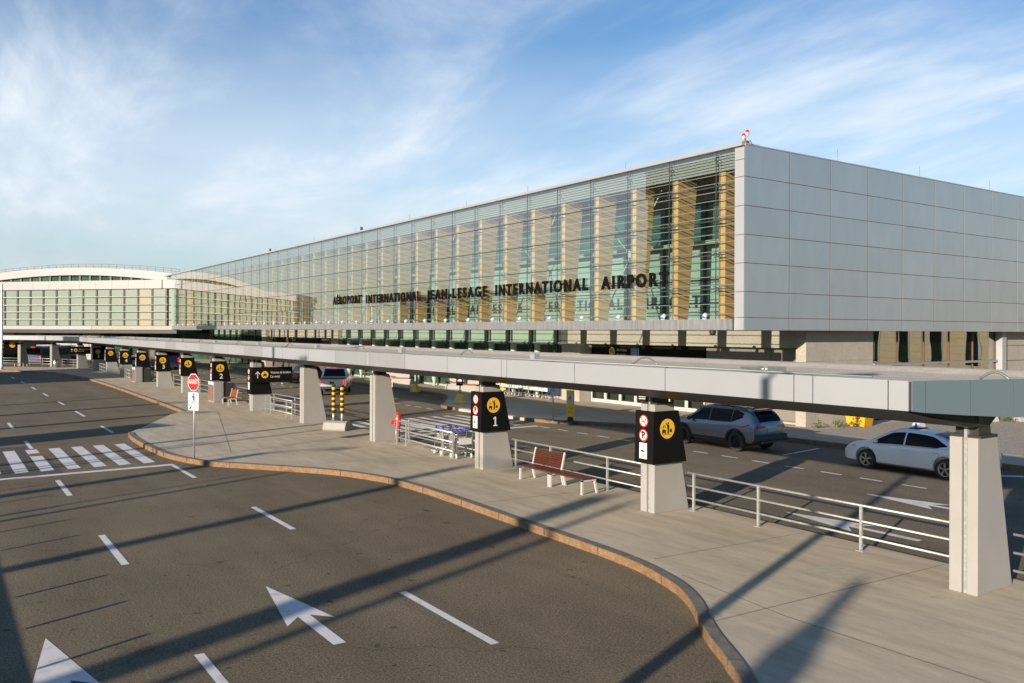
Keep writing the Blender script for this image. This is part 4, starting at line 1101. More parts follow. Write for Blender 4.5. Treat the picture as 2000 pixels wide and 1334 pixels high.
class Shell:
    """car shell lofted along x (front towards +x); rows: x, zb, zs, zr, w, ws, wr"""
    def __init__(s, rows):
        s.xs = [r[0] for r in rows]; s.c = list(zip(*rows))
    def at(s, x): return [pchip(s.xs, s.c[k], x) for k in range(1, 7)]
    def half(s, x):
        zb, zs, zr, w, ws, wr = s.at(x); h = zs - zb; g = zr - zs
        return [(0, zb), (.82 * w, zb), (.955 * w, zb + .10 * h), (.985 * w, zb + .30 * h), (w, zb + .55 * h), (.99 * w, zb + .80 * h), (ws + .012, zs - .035 * h), (ws, zs),
                (ws + (wr - ws) * .5 + .012, zs + .47 * g), (wr + .01, zr - .13 * g - .01), (wr * .90, zr - .03 * g - .004), (wr * .5, zr - .005), (0, zr)]
    def mesh(s, name, m, parent, n=54):
        x0, x1 = s.xs[0], s.xs[-1]; rings = []
        for i in range(n):
            t = i / (n - 1); t = .5 - .5 * math.cos(PI * t) if False else t
            x = x0 + (x1 - x0) * t; hp = s.half(x)
            rings.append([(x, y, z) for y, z in hp] + [(x, -y, z) for y, z in hp[-2:0:-1]])
        k = len(rings[0]); b = MB()
        b.add([p for r_ in rings for p in r_], [(i * k + j, i * k + (j + 1) % k, (i + 1) * k + (j + 1) % k, (i + 1) * k + j) for i in range(n - 1) for j in range(k)], True)
        b.add(rings[0], [tuple(range(k))]); b.add(rings[-1], [tuple(range(k))[::-1]])
        return b.build(name, m, parent)
    def side(s, x, z, off=.0):
        hp = s.half(x)[1:10]
        for (y0, z0), (y1, z1) in zip(hp, hp[1:]):
            if z0 <= z <= z1: return y0 + (y1 - y0) * (z - z0) / max(z1 - z0, 1e-6) + off
        return hp[-1][0] + off
    def glassrow(s, x, t):            # t 0..1 from belt to roof edge
        hp = s.half(x)[7:10]
        return tuple(hp[0][k] + (hp[1][k] - hp[0][k]) * t * 2 for k in (0, 1)) if t <= .5 else tuple(hp[1][k] + (hp[2][k] - hp[1][k]) * (t - .5) * 2 for k in (0, 1))
    def top(s, x, u):                 # u -1..1 across the roof
        hp = s.half(x)[9:13]; a = abs(u); L_ = [1, .9, .5, 0]
        for i in range(3):
            if L_[i] >= a >= L_[i + 1]:
                t = (L_[i] - a) / (L_[i] - L_[i + 1]); y = hp[i][0] + (hp[i + 1][0] - hp[i][0]) * t; z = hp[i][1] + (hp[i + 1][1] - hp[i][1]) * t
                return (y if u > 0 else -y, z)
        return hp[0]
    def sidewin(s, name, m, parent, x0, x1, lo, hi, sgn, off=.008, n=14):
        v = []; K = 4
        for i in range(n + 1):
            x = x0 + (x1 - x0) * i / n; a, c = lo(x), hi(x)
            for j in range(K + 1):
                y, z = s.glassrow(x, max(0, min(1, a + (c - a) * j / K))); v.append((x, sgn * (y + off), z + .002))
        f = [(i * (K + 1) + j, (i + 1) * (K + 1) + j, (i + 1) * (K + 1) + j + 1, i * (K + 1) + j + 1) for i in range(n) for j in range(K)]
        return MB().add(v, f, True).build(name, m, parent)
    def topwin(s, name, m, parent, x0, x1, u0, u1, off=.008, n=10, K=8):
        v = []
        for i in range(n + 1):
            x = x0 + (x1 - x0) * i / n; ua = u0 + (u1 - u0) * i / n
            for j in range(K + 1):
                y, z = s.top(x, -ua + 2 * ua * j / K); v.append((x, y, z + off))
        f = [(i * (K + 1) + j, (i + 1) * (K + 1) + j, (i + 1) * (K + 1) + j + 1, i * (K + 1) + j + 1) for i in range(n) for j in range(K)]
        return MB().add(v, f, True).build(name, m, parent)

def cut_wheels(body, centres, r, wid):
    for x, y in centres:
        c = MB().lathe([(0, -wid), (r, -wid), (r, wid), (0, wid)], (x, y, r * .93), 28, 'y').build('cutter', 'rubber', None)
        md = body.modifiers.new('arch', 'BOOLEAN'); md.object = c; md.operation = 'DIFFERENCE'; md.solver = 'EXACT'
    bpy.context.view_layer.update()
    me = bpy.data.meshes.new_from_object(body.evaluated_get(bpy.context.evaluated_depsgraph_get()))
    if len(me.polygons) > 50:
        cs = [m_.object for m_ in body.modifiers]; body.modifiers.clear(); body.data = me
        mt = body.data.materials[0]; body.data.materials.clear(); body.data.materials.append(mt)
        for p in body.data.polygons: p.material_index = 0
        for c in cs: bpy.data.objects.remove(c)
    for p in body.data.polygons: p.use_smooth = True
    body.data.set_sharp_from_angle(angle=R(38))

def wheel(parent, x, y, r, sgn, rim='alloy', wd=.11):
    t = MB().lathe([(r * .66, -wd), (r * .90, -wd), (r * .985, -wd * .7), (r, 0), (r * .985, wd * .7), (r * .90, wd), (r * .66, wd)], (x, y, r), 26, 'y').build('wheel', 'tyre', parent)
    f = sgn * wd
    b = MB().lathe([(0, f * .2), (r * .67, f * .2)], (x, y, r), 24, 'y')
    b.build('brake_disc', 'trim', t)
    b = MB().lathe([(r * .60, f * .55), (r * .67, f * 1.02), (r * .69, f * .9), (r * .67, f * .2)], (x, y, r), 26, 'y')
    b.lathe([(0, f * .95), (r * .13, f * .92), (r * .15, f * .6)], (x, y, r), 12, 'y')
    for k in range(5):
        for dd in (-.13, .13):
            a = 2 * PI * k / 5 + .3
            p = Vector((x + math.cos(a + dd * .6) * r * .12, y + f * .85, r + math.sin(a + dd * .6) * r * .12)); q = Vector((x + math.cos(a + dd) * r * .62, y + f * .78, r + math.sin(a + dd) * r * .62))
            b.bar(p, q, .03, .03, up=(0, 1, 0))
    b.build('rim', rim, t)

def seam_line(sh, parent, pts, sgn, name='door_gap'):
    b = MB(); P = [(x, sgn * (sh.side(x, z) - .002), z) for x, z in pts]
    b.tube(P, .006, 5); return b.build(name, 'jointdark', parent)

def car_common(sh, t, body, wb, r, halfw, rim, handles, gaps):
    for sx in (1, -1):
        for sg in (1, -1): wheel(t, sx * wb, sg * (halfw - .115), r, sg, rim)
    MB().box(-wb - .3, wb + .3, -halfw + .2, halfw - .2, r * .55, r * 1.5).build('underbody', 'trim', t)
    for sg in (1, -1):
        for g in gaps: seam_line(sh, t, g, sg)
        for x, z in handles:
            y = sg * sh.side(x, z)
            MB().tube([(x - .11, y - sg * .01, z), (x - .08, y + sg * .035, z + .004), (x + .08, y + sg * .035, z + .004), (x + .11, y - sg * .01, z)], .017, 6).build('door_handle', body.data.materials[0], t)

def make_sedan():
    t = thing('taxi_sedan', 'white taxi sedan with a blue and white roof sign behind the nearest pillar', 'taxi', (0, 0, 0))
    rows = [(-2.42, .48, .78, .82, .62, .56, .50), (-2.36, .34, .93, .98, .80, .72, .64), (-2.2, .28, .985, 1.05, .87, .78, .70), (-1.85, .24, .985, 1.09, .905, .82, .70), (-1.6, .22, .975, 1.15, .91, .84, .655),
            (-1.1, .21, .96, 1.345, .91, .845, .60), (-.6, .21, .945, 1.445, .91, .845, .585), (-.05, .21, .93, 1.475, .91, .84, .585), (.4, .21, .92, 1.44, .91, .835, .59), (.8, .21, .915, 1.29, .91, .83, .61),
            (1.15, .21, .91, 1.09, .91, .825, .66), (1.4, .21, .895, .985, .91, .81, .70), (1.8, .21, .835, .905, .90, .78, .66), (2.1, .22, .745, .82, .86, .73, .60), (2.3, .26, .64, .71, .74, .64, .52), (2.40, .33, .52, .58, .56, .48, .40)]
    sh = Shell(rows); wb, r = 1.39, .335
    b = sh.mesh('body', 'sedanpaint', t)
    cut_wheels(b, [(sx * wb, sg * .95) for sx in (1, -1) for sg in (1, -1)], .395, .26)
    for sg in (1, -1):
        sh.sidewin('side_window', 'carglass', t, .06, 1.16, lambda x: .06, lambda x: min(.93, .93 - max(0, x - .55) * .55 / .6 * .55 - max(0, x - 1.0) * 1.9), sg)
        sh.sidewin('side_window', 'carglass', t, -1.42, -.0, lambda x: .06 + max(0, -1.1 - x) * .9, lambda x: min(.93, .93 - max(0, -.95 - x) * 1.1), sg)
        MB().tube([(x, sg * (sh.glassrow(x, .02)[0] + .012), sh.glassrow(x, .02)[1]) for x in (-1.45, -.9, -.3, .4, 1.18)], .010, 5).build('window_trim', 'steel', t)
        MB().sphere((.98, sg * .955, 1.0), .095, 10, 6, .75, 1.0, .72).build('wing_mirror', 'sedanpaint', t)
        MB().add([(2.19, sg * .66, .70), (1.98, sg * .845, .70), (1.78, sg * .865, .775), (2.05, sg * .71, .77)], [(0, 1, 2, 3)]).build('headlight_plate', 'trim', t)
        p = [(2.22, .60), (2.02, .64), (1.82, .76), (1.98, .745), (2.14, .69)]
        MB().add([(x, sg * (sh.side(x, z) + .006), z) for x, z in p], [(0, 1, 2, 3, 4)]).build('headlight', 'lamp', t)
        p = [(2.20, .615), (2.05, .645), (2.0, .68), (2.12, .665)]
        MB().add([(x, sg * (sh.side(x, z) + .010), z) for x, z in p], [(0, 1, 2, 3)]).build('indicator', 'amber', t)
        p = [(-2.02, .74), (-2.34, .70), (-2.37, .84), (-2.22, .93), (-2.04, .90)]
        MB().add([(x, sg * (sh.side(x, z) + .007), z) for x, z in p], [(0, 1, 2, 3, 4)]).build('tail_light', 'taildull', t)
    sh.topwin('windscreen', 'carglass', t, .45, 1.36, .93, 1.0); sh.topwin('rear_window', 'carglass', t, -1.62, -.85, .97, .92)
    car_common(sh, t, b, wb, r, .91, 'alloy', [(-.02, .80), (-1.08, .83)],
               [[(1.08, .88), (1.13, .70), (1.12, .45), (1.02, .28)], [(.02, .92), (-.02, .6), (-.0, .27)], [(-1.3, .92), (-1.22, .78), (-1.02, .58), (-.86, .40), (-.75, .27), (0, .25), (1.02, .27)]])
    MB().box(-2.44, -2.40, -.26, .26, .62, .76).build('licence_plate', 'plate', t)
    MB().box(-2.46, -2.2, -.72, .72, .33, .42).build('bumper_insert', 'trim', t)
    s = MB().box(-.17, .17, -.30, .30, 1.465, 1.50).build('roof_sign_base', 'trim', t)
    MB().prism([(-.26 + .0, 1.50), (.26, 1.50), (.25, 1.58), (.17, 1.66), (0, 1.695), (-.17, 1.66), (-.25, 1.58)], 'x', -.11, .11).build('roof_sign', 'white', s, bevel=.02)
    for sg in (1, -1): MB().plate([(.0, 0), (.115, 0), (.115, .12), (.075, .165), (.04, .18)], (-.0, sg * .262, 1.505), (-sg, 0, 0), (0, 0, 1), (0, sg, 0), .003).build('sign_band', 'handleblue', s)
    MB().plate([(-.26, 0), (-.13, 0), (-.05, .19), (-.14, .165), (-.24, .09)], (.114, 0, 1.505), (0, 1, 0), (0, 0, 1), (1, 0, 0), .003).build('sign_band', 'handleblue', s)
    return t
def make_suv(name='taxi_suv', label='silver grey taxi SUV with black roof and white and red roof sign at the kerb', paint='suvpaint', roof='roofblack', sign=True, rim='alloydark', cat='taxi'):
    t = thing(name, label, cat, (0, 0, 0))
    rows = [(-2.31, .58, .93, 1.0, .66, .60, .52), (-2.27, .46, 1.03, 1.14, .86, .76, .64), (-2.17, .40, 1.11, 1.33, .905, .83, .64), (-2.0, .36, 1.125, 1.50, .92, .85, .625), (-1.8, .33, 1.12, 1.615, .925, .86, .62), (-1.3, .30, 1.10, 1.675, .925, .865, .635),
            (-.6, .29, 1.07, 1.70, .925, .865, .65), (.0, .29, 1.055, 1.695, .925, .86, .65), (.35, .29, 1.045, 1.655, .925, .86, .65), (.75, .29, 1.04, 1.475, .925, .855, .66), (1.1, .29, 1.04, 1.24, .925, .85, .70), (1.3, .29, 1.03, 1.125, .925, .84, .72),
            (1.7, .30, .99, 1.075, .92, .82, .70), (2.05, .33, .92, 1.0, .89, .77, .64), (2.24, .38, .80, .87, .78, .68, .56), (2.31, .45, .66, .72, .64, .56, .48)]
    sh = Shell(rows); wb, r = 1.36, .375
    b = sh.mesh('body', paint, t)
    cut_wheels(b, [(sx * wb, sg * .97) for sx in (1, -1) for sg in (1, -1)], .445, .26)
    for sg in (1, -1):
        sh.sidewin('side_window', 'carglass', t, .02, 1.1, lambda x: .05, lambda x: min(.92, .92 - max(0, x - .45) * .62 - max(0, x - .95) * 1.6), sg)
        sh.sidewin('side_window', 'carglass', t, -1.08, -.04, lambda x: .05, lambda x: .92, sg)
        sh.sidewin('side_window', 'carglass', t, -1.62, -1.13, lambda x: .05 + max(0, -1.2 - x) * .75, lambda x: .92 - max(0, -1.25 - x) * .5, sg)
        sh.sidewin('pillar_trim', roof, t, -1.15, 0.06, lambda x: .0, lambda x: 1.0, sg, .004)
        MB().sphere((.93, sg * 1.01, 1.10), .11, 10, 6, .7, .95, .75).build('wing_mirror', roof, t)
        # black arch and sill cladding
        for cx in (wb, -wb):
            cl = MB(); v = []; K = 18
            for i in range(K + 1):
                a = PI * (-.06 + 1.12 * i / K)
                for rr in (.44, .515):
                    x, z = cx + rr * math.cos(a), max(.30, r * 1.02 + rr * math.sin(a) * .98)
                    v.append((x, sg * (sh.side(x, z) + .012), z))
            cl.add(v, [(2 * i, 2 * i + 1, 2 * i + 3, 2 * i + 2) for i in range(K)]); cl.build('arch_cladding', 'trim', t)
        v = []
        for i in range(13):
            x = -.9 + 1.8 * i / 12
            for z in (.30, .38, .46): v.append((x, sg * (sh.side(x, z) + .014), z))
        MB().add(v, [(3 * i + j, 3 * i + 3 + j, 3 * i + 4 + j, 3 * i + 1 + j) for i in range(12) for j in range(2)]).build('sill_cladding', 'trim', t)
        p = [(-1.62, .945), (-2.14, .90), (-2.27, .90), (-2.25, 1.045), (-2.12, 1.09), (-1.95, 1.075)]
        MB().add([(x, sg * (sh.side(x, z) + .009), z) for x, z in p], [(0, 1, 2, 3, 4, 5)]).build('tail_light', 'taildull', t)
        MB().add([(-2.335, sg * .36, .95), (-2.31, sg * .76, .92), (-2.275, sg * .76, 1.06), (-2.32, sg * .36, 1.02)], [(0, 1, 2, 3)]).build('tail_light', 'taildull', t)
        p = [(2.2, .70), (1.95, .80), (1.85, .90), (2.05, .88), (2.2, .80)]
        MB().add([(x, sg * (sh.side(x, z) + .007), z) for x, z in p], [(0, 1, 2, 3, 4)]).build('headlight', 'lamp', t)
        MB().tube([(x, sg * .60, sh.top(x, .95)[1] + .05) for x in (-1.7, -1.2, -.6, 0)], .02, 6).build('roof_rail', 'trim', t)
    for sg in (1, -1): sh.sidewin('roof_side', roof, t, -2.05, .62, lambda x: .90, lambda x: 1.0, sg, .010, 20)
    sh.topwin('roof_panel', roof, t, -2.0, .42, 1.0, 1.0, .006, 18)
    sh.topwin('windscreen', 'carglass', t, .42, 1.26, .94, 1.0, .010); sh.topwin('rear_window', 'carglass', t, -2.26, -1.96, .93, .93, .012)
    MB().box(-2.14, -1.92, -.60, .60, 1.60, 1.635).build('rear_spoiler', roof, t)
    MB().prism([(-2.42, .50), (-2.36, .44), (-2.1, .36), (-2.1, .68), (-2.36, .70)], 'y', -.86, .86).build('rear_bumper', 'trim', t, bevel=.03)
    MB().prism([(-2.44, .45), (-2.36, .40), (-2.36, .47)], 'y', -.62, .62).build('skid_plate', 'alloy', t)
    MB().box(-2.345, -2.32, -.25, .25, .80, .93).build('licence_plate', 'plate', t)
    car_common(sh, t, b, wb, r, .925, rim, [(.0, .90), (-1.0, .93)],
               [[(1.0, 1.0), (1.03, .8), (1.0, .5), (.92, .32)], [(-.02, 1.03), (-.06, .7), (-.02, .32)], [(-1.12, 1.06), (-1.08, .85), (-.95, .78)]])
    if sign:
        s = MB().box(.02, .26, -.30, .30, 1.705, 1.73).build('roof_sign_base', 'trim', t)
        MB().prism([(-.28, 1.73), (.28, 1.73), (.24, 1.89), (-.24, 1.89)], 'x', .05, .22).build('roof_sign', 'white', s, bevel=.02)
        for sg, xx in ((1, .222), (-1, .048)): MB().plate(rect(.36, .10, 0, .08), (xx, 0, 1.73), (0, 1, 0), (0, 0, 1), (sg, 0, 0), .003).build('sign_panel', 'red', s)
        MB().plate(rect(.10, .09, 0, .08), (.135, .262, 1.73), (1, 0, 0), (0, 0, 1), (0, 1, 0), .012).plate(rect(.10, .09, 0, .08), (.135, -.262, 1.73), (1, 0, 0), (0, 0, 1), (0, -1, 0), .012).build('sign_panel', 'red', s)
    return t
sedan = make_sedan(); sedan.location = (-15.93, 27.6, 0); sedan.rotation_euler.z = PI
suv = make_suv(); suv.location = (-24.0, 27.05, 0); suv.rotation_euler.z = PI; suv.scale = (1.04, 1.04, 1.04)
rsuv = make_suv('red_suv', 'dark red SUV waiting on the terminal road, half behind a plain pillar', 'redpaint', 'redpaint', False, 'alloy', 'car'); rsuv.location = (-73.2, 27.5, 0); rsuv.rotation_euler.z = PI

def make_pickup():
    t = thing('pickup_truck', 'silver crew cab pickup truck seen from behind between two plain pillars', 'pickup', (0, 0, 0))
    wb, r, hw = 1.9, .42, 1.0
    body = MB().prism([(-2.95, .62), (-2.92, 1.20), (-.72, 1.22), (-.72, 1.27), (1.1, 1.27), (2.55, 1.22), (2.85, 1.08), (2.9, .55), (2.5, .45), (-2.6, .52)], 'y', -hw, hw).build('body', 'truckpaint', t)
    cut_wheels(body, [(sx * wb, sg * 1.0) for sx in (1, -1) for sg in (1, -1)], .50, .3)
    MB().add([(-.70, sg * a, z) for sg, a, z in ((-1, .97, 1.26), (1, .97, 1.26))] + [(-.58, .78, 1.93), (-.58, -.78, 1.93)] + [(1.35, -.97, 1.26), (1.35, .97, 1.26), (.55, .78, 1.95), (.55, -.78, 1.95)],
             [(0, 1, 2, 3), (4, 5, 6, 7), (3, 2, 6, 7), (1, 5, 6, 2), (0, 3, 7, 4), (0, 4, 5, 1)]).build('cab', 'truckpaint', t, bevel=.05)
    MB().add([(-.708, -.82, 1.32), (-.708, .82, 1.32), (-.605, .70, 1.86), (-.605, -.70, 1.86)], [(0, 1, 2, 3)]).build('rear_window', 'carglass', t)
    for sg in (1, -1):
        for x0, x1 in ((-.55, .18), (.26, 1.12)):
            v = [(x0, sg * .965, 1.33), (x1, sg * .965, 1.33), (min(x1, .55 if x1 > 1 else x1), sg * .80, 1.87), (x0 + .02, sg * .80, 1.87)]
            MB().add([(x, y + sg * .012, z) for x, y, z in v], [(0, 1, 2, 3)]).build('side_window', 'carglass', t)
        MB().box(-2.98, -2.90, sg * .90 - .075, sg * .90 + .075, .80, 1.17).build('tail_light', 'tail', t)
        MB().bar((.95, sg * .98, 1.36), (.98, sg * 1.22, 1.38), .05).box(.88, .98, sg * 1.24 - .09, sg * 1.24 + .09, 1.28, 1.62).build('wing_mirror', 'trim', t)
        for x in (.22, -.6): MB().box(x - .01, x + .01, sg * 1.0 - .004, sg * 1.0 + .004, .6, 1.26).build('door_gap', 'jointdark', t)
        MB().box(-.5, 1.2, sg * 1.0 - .12, sg * 1.0 + .08, .42, .50).build('running_board', 'trim', t)
        for sx in (1, -1): wheel(t, sx * wb, sg * .87, r, sg, 'alloy', .14)
    MB().box(-2.965, -2.955, -.70, .70, .74, 1.16).build('tailgate', 'truckpaint', t)
    MB().box(-2.98, -2.966, -.16, .16, .90, 1.04).build('tailgate_badge', 'trim', t)
    MB().box(-3.12, -2.9, -.98, .98, .52, .70).build('rear_bumper', 'trim', t, bevel=.03)
    MB().box(-2.85, -.8, -.86, .86, 1.205, 1.235).build('bed', 'trim', t)
    MB().box(-.66, -.56, -.14, .14, 1.93, 1.99).build('brake_light', 'tail', t)
    MB().box(-2.4, 2.4, -.7, .7, .35, .62).build('underbody', 'trim', t)
    return t
pk = make_pickup(); pk.location = (-60.1, 25.0, 0); pk.rotation_euler.z = math.atan2(.46, -.888)

def make_bus(label):
    t = thing('shuttle_bus', label, 'bus', (0, 0, 0), 0, 'dark blue buses at the far stop')
    MB().box(-5.5, 5.5, -1.27, 1.27, .35, 3.1).build('body', 'bluepaint', t, bevel=.12)
    MB().box(-5.53, -5.49, -1.05, 1.05, 1.7, 2.75).build('rear_window', 'carglass', t)
    MB().box(-5.2, 5.2, -1.285, 1.285, 1.5, 2.6).build('side_windows', 'carglass', t)
    for sg in (1, -1):
        for z in (1.05, 1.35): MB().lathe([(0, -5.53), (.10, -5.52), (.11, -5.49)], (0, sg * 1.06, z), 12, 'x').build('tail_light', 'tail', t)
        for x in (-3.4, 3.4): wheel(t, x, sg * 1.1, .48, sg, 'alloydark', .14)
    MB().box(-5.52, -5.50, -.3, .3, 2.85, 3.0).build('brake_light', 'tail', t)
    MB().box(-5.6, -5.4, -1.25, 1.25, .4, .6).build('rear_bumper', 'trim', t)
    MB().box(-2, 2, -1.0, 1.0, 3.1, 3.3).build('roof_unit', 'whiteclad', t, bevel=.08)
    return t
bus = make_bus('dark blue shuttle bus with red tail lights lit, nearest of the buses'); bus.location = (-110.0, 23.2, 0); bus.rotation_euler.z = R(176)
dup(bus, (-122.0, 18.4, 0), R(172), 'dark blue shuttle bus farther left, seen between the pillars reading 3 and 4')
dup(bus, (-133, 13.2, 0), R(150), 'dark blue bus farthest left, behind the second car rental sign', scale=(.8, .9, .8))
vn = make_suv('parked_car', 'small white car in the shade beside the nearest bus', 'truckpaint', 'truckpaint', False, 'alloy', 'car'); vn.location = (-108.5, 20.0, 0); vn.rotation_euler.z = R(172)

# ------------------------------------------------------------------ street furniture
def bench(label, back=True, wood='wood', L_=1.5):
    t = thing('bench', label, 'bench', (0, 0, 0), 0, 'wooden slat benches on the walkway')
    st = MB()
    for k in range(6): st.box(0, L_, .02 + k * .085, .09 + k * .085, .405, .445)
    st.build('seat', wood, t)
    if back:
        bk = MB()
        for k in range(7):
            z = .50 + k * .062; y = .50 + (z - .45) * .24
            bk.obox((L_ / 2, y, z), (1, 0, 0), (0, 1, .24), (0, -.24, 1), L_ - .06, .03, .05)
        bk.build('backrest', wood, t)
    for x in (.0, L_ - .05):
        f = MB().box(x, x + .05, 0, .06, 0, .40).bar((x + .025, .47, .40), (x + .025, .57, 0), .05, .06, up=(1, 0, 0)).box(x, x + .05, 0, .52, .36, .404)
        f.build('leg', 'whitemetal', t)
        if back: MB().bar((x + .025, .49, .40), (x + .025, .62, .95), .045, .05, up=(1, 0, 0)).build('back_support', 'whitemetal', t)
    return t
b1 = bench('dark red wooden bench with backrest near the pillar reading 1'); b1.location = (-21.4, 14.92, .15)
b2 = bench('backless dark red wooden bench joined to the one with a backrest', False); b2.location = (-19.86, 14.92, .15)
b3 = bench('orange toned wooden bench with backrest beside the nearer waste station', True, 'woodorange', 1.3); b3.location = (-53.3, 14.75, .15)
b4 = bench('low backless bench at the far left end of the walkway', False); b4.location = (-120.9, 8.3, .15); b4.rotation_euler.z = R(35)

def sign_post(name, label, cat, loc, rotz, h, parts, group=None, r=.028, m='galv'):
    t = thing(name, label, cat, loc, rotz, group)
    MB().tube([(0, .0, 0), (0, 0, h)], r, 8).box(-.07, .07, -.07, .07, 0, .012).build('post', m, t)
    for fn in parts: fn(t)
    return t
def octagon(z, s=.30):
    def fn(t):
        oc = [(s / math.cos(PI / 8) * math.cos(PI / 8 + k * PI / 4), s / math.cos(PI / 8) * math.sin(PI / 8 + k * PI / 4)) for k in range(8)]
        o = ((0, -.035, z),) + AX['front']
        p = MB().plate(oc, *o, .005).build('octagon', 'white', t)
        MB().plate([(x * .925, y * .925) for x, y in oc], *o, .002, .0052).build('red_field', 'red', p)
        text('ARRÊT', 'sign_text', 'white', (0, -.035, z + .012), AX['front'], .23, p, depth=.002, d0=.0075, bold=.002, width=.51 * s / .3)
    return fn
def walkplate(z, w_=.56, h_=.64, m='white'):
    def fn(t):
        o = ((0, -.035, z),) + AX['front']
        pts = []
        for cx, cy, a0 in ((w_ / 2 - .05, h_ / 2 - .05, 0), (-w_ / 2 + .05, h_ / 2 - .05, 90), (-w_ / 2 + .05, -h_ / 2 + .05, 180), (w_ / 2 - .05, -h_ / 2 + .05, 270)):
            pts += [(cx + .05 * math.cos(R(a0 + k * 22.5)), cy + .05 * math.sin(R(a0 + k * 22.5))) for k in range(5)]
        p = MB().plate(pts, *o, .005).build('pedestrian_plate', m, t)
        g = MB(); k = h_ / .64
        def P(poly, d=.0053): g.plate([(x * k, y * k) for x, y in poly], *o, .002, d)
        P(circle(.036, .01, .262, 14))
        P([(-.035, .215), (.03, .22), (.045, .08), (-.02, .06)])
        P([(-.035, .215), (-.105, .11), (-.085, .095), (-.02, .18)], .0054); P([(.03, .22), (.10, .13), (.08, .04), (.06, .045), (.075, .12), (.03, .17)], .0055)
        P([(-.02, .06), (.02, .07), (-.06, -.09), (-.095, -.09)], .0056); P([(.01, .08), (.045, .08), (.10, -.085), (.07, -.09)], .0057)
        for x in (-.2, -.1, 0, .1, .2): P(rect(.07, .022, x, -.135))
        P([(-.22, -.28), (-.19, -.19), (-.165, -.215), (-.09, -.16), (-.065, -.195), (-.14, -.245), (-.115, -.275)])
        g.build('pictogram', 'ink', p)
    return fn
sign_post('stop_sign', 'red octagonal ARRÊT stop sign above a pedestrian plate, on the kerb bulge', 'sign', (-31.25, 7.68, .15), R(24), 3.0, [octagon(2.70), walkplate(2.02)], 'stop signs')
sign_post('stop_sign', 'ARRÊT stop sign half hidden behind the plain pillar by the red standpipe', 'sign', (-33.6, 16.4, .15), R(24), 2.6, [octagon(2.25), walkplate(1.6, .5, .62, 'plate')], 'stop signs')
sign_post('stop_sign', 'far ARRÊT stop sign in the shade just right of the pillar reading 4', 'sign', (-108.0, 18.9, 0), R(55), 3.0, [octagon(2.45), walkplate(1.5, .56, .9)], 'stop signs')
def yblock(t):
    MB().add([(-.34, -.30, 0), (.34, -.30, 0), (.34, .30, 0), (-.34, .30, 0), (-.13, -.12, .58), (.13, -.12, .58), (.13, .12, .58), (-.13, .12, .58)], [(3, 2, 1, 0), (4, 5, 6, 7), (0, 1, 5, 4), (1, 2, 6, 5), (2, 3, 7, 6), (3, 0, 4, 7)]).build('concrete_foot', 'yellowblock', t, bevel=.03)
def blackplate(z, h_=1.0):
    def fn(t):
        o = ((0, -.04, z),) + AX['front']
        p = MB().plate(rect(.55, h_), *o, .006).build('black_plate', 'black', t)
        MB().plate(circle(.2, 0, h_ / 2 - .26), *o, .003, .0062).build('red_ring', 'red', p)
        MB().plate(circle(.15, 0, h_ / 2 - .26), *o, .002, .0094).build('sign_face', 'white', p)
        g = MB().plate(rect(.3, .05, 0, -.05), *o, .002, .0063).plate([(-.18, -.32), (.18, -.32), (.15, -.2), (.0, -.16), (-.16, -.24)], *o, .002, .0064).plate(rect(.34, .03, 0, -.40), *o, .002, .0065)
        g.build('print', 'white', p)
    return fn
sign_post('traffic_sign', 'black no stopping sign on a yellow concrete foot beside the terminal crosswalk', 'sign', (-46.2, 27.6, .15), R(20), 2.75, [yblock, blackplate(1.68, 1.15)], 'signs on concrete feet', .04, 'mullgrey')
sign_post('traffic_sign', 'black no stopping sign just behind the unnumbered sign pillar', 'sign', (-30.7, 28.75, .15), R(24), 2.4, [yblock, blackplate(1.68, 1.1)], 'signs on concrete feet', .04, 'mullgrey')
def smallplate(t):
    MB().plate(rect(.6, .26), (0, -.04, 1.45), *AX['front'], .006).build('name_plate', 'white', t)
sign_post('traffic_sign', 'small white plate on a post with yellow concrete foot, middle of the terminal pavement', 'sign', (-56.6, 29.9, .15), R(25), 1.62, [yblock, smallplate], 'signs on concrete feet', .045, 'whitemetal')
sign_post('traffic_sign', 'dark sign on a pale concrete foot, left of the pillar reading 2', 'sign', (-100.0, 28.5, .15), R(30), 2.8, [yblock, blackplate(2.1, 1.1)], 'signs on concrete feet', .05, 'mullgrey')
sign_post('pedestrian_sign', 'blue grey pedestrian crossing sign on the terminal kerb beside the yellow board', 'sign', (-34.2, 25.9, .15), R(24), 2.5, [walkplate(1.66, .6, .72, 'plate')], None, .035)
t = thing('warning_board', 'yellow pedestrian warning board on a black rubber foot, on the terminal kerb', 'sign', (-33.35, 26.35, .15), R(20))
MB().lathe([(.0, 0), (.5, 0), (.48, .06), (.16, .12), (.14, .28), (0, .28)], (0, 0, 0), 8).build('foot', 'rubber', t)
bd = MB().box(-.22, .22, -.03, .03, .28, 1.62).build('board', 'hazard', t, bevel=.01)
MB().plate(rect(.30, .40), (0, -.031, 1.2), *AX['front'], .004).build('pictogram_plate', 'plate', bd)
g = MB(); o = ((0, -.0352, 1.2),) + AX['front']
g.plate(circle(.03, 0, .13, 12), *o, .002).plate([(-.03, .09), (.04, .09), (.03, -.02), (-.03, -.02)], *o, .002).plate([(-.02, -.02), (.01, -.02), (-.06, -.15), (-.09, -.15)], *o, .002, .0002).plate([(0, -.02), (.03, -.02), (.09, -.15), (.06, -.15)], *o, .002, .0003).plate([(-.03, .08), (-.1, .0), (-.08, -.02), (-.02, .05)], *o, .002, .0004)
g.build('pictogram', 'ink', bd)
for k, wd_ in enumerate(('ATTENTION', 'AUX', 'PIÉTONS')): text(wd_, 'sign_text', 'ink', (0, -.031, .72 - .10 * k), AX['front'], .085, bd, depth=.002, width=(.34, .14, .26)[k])
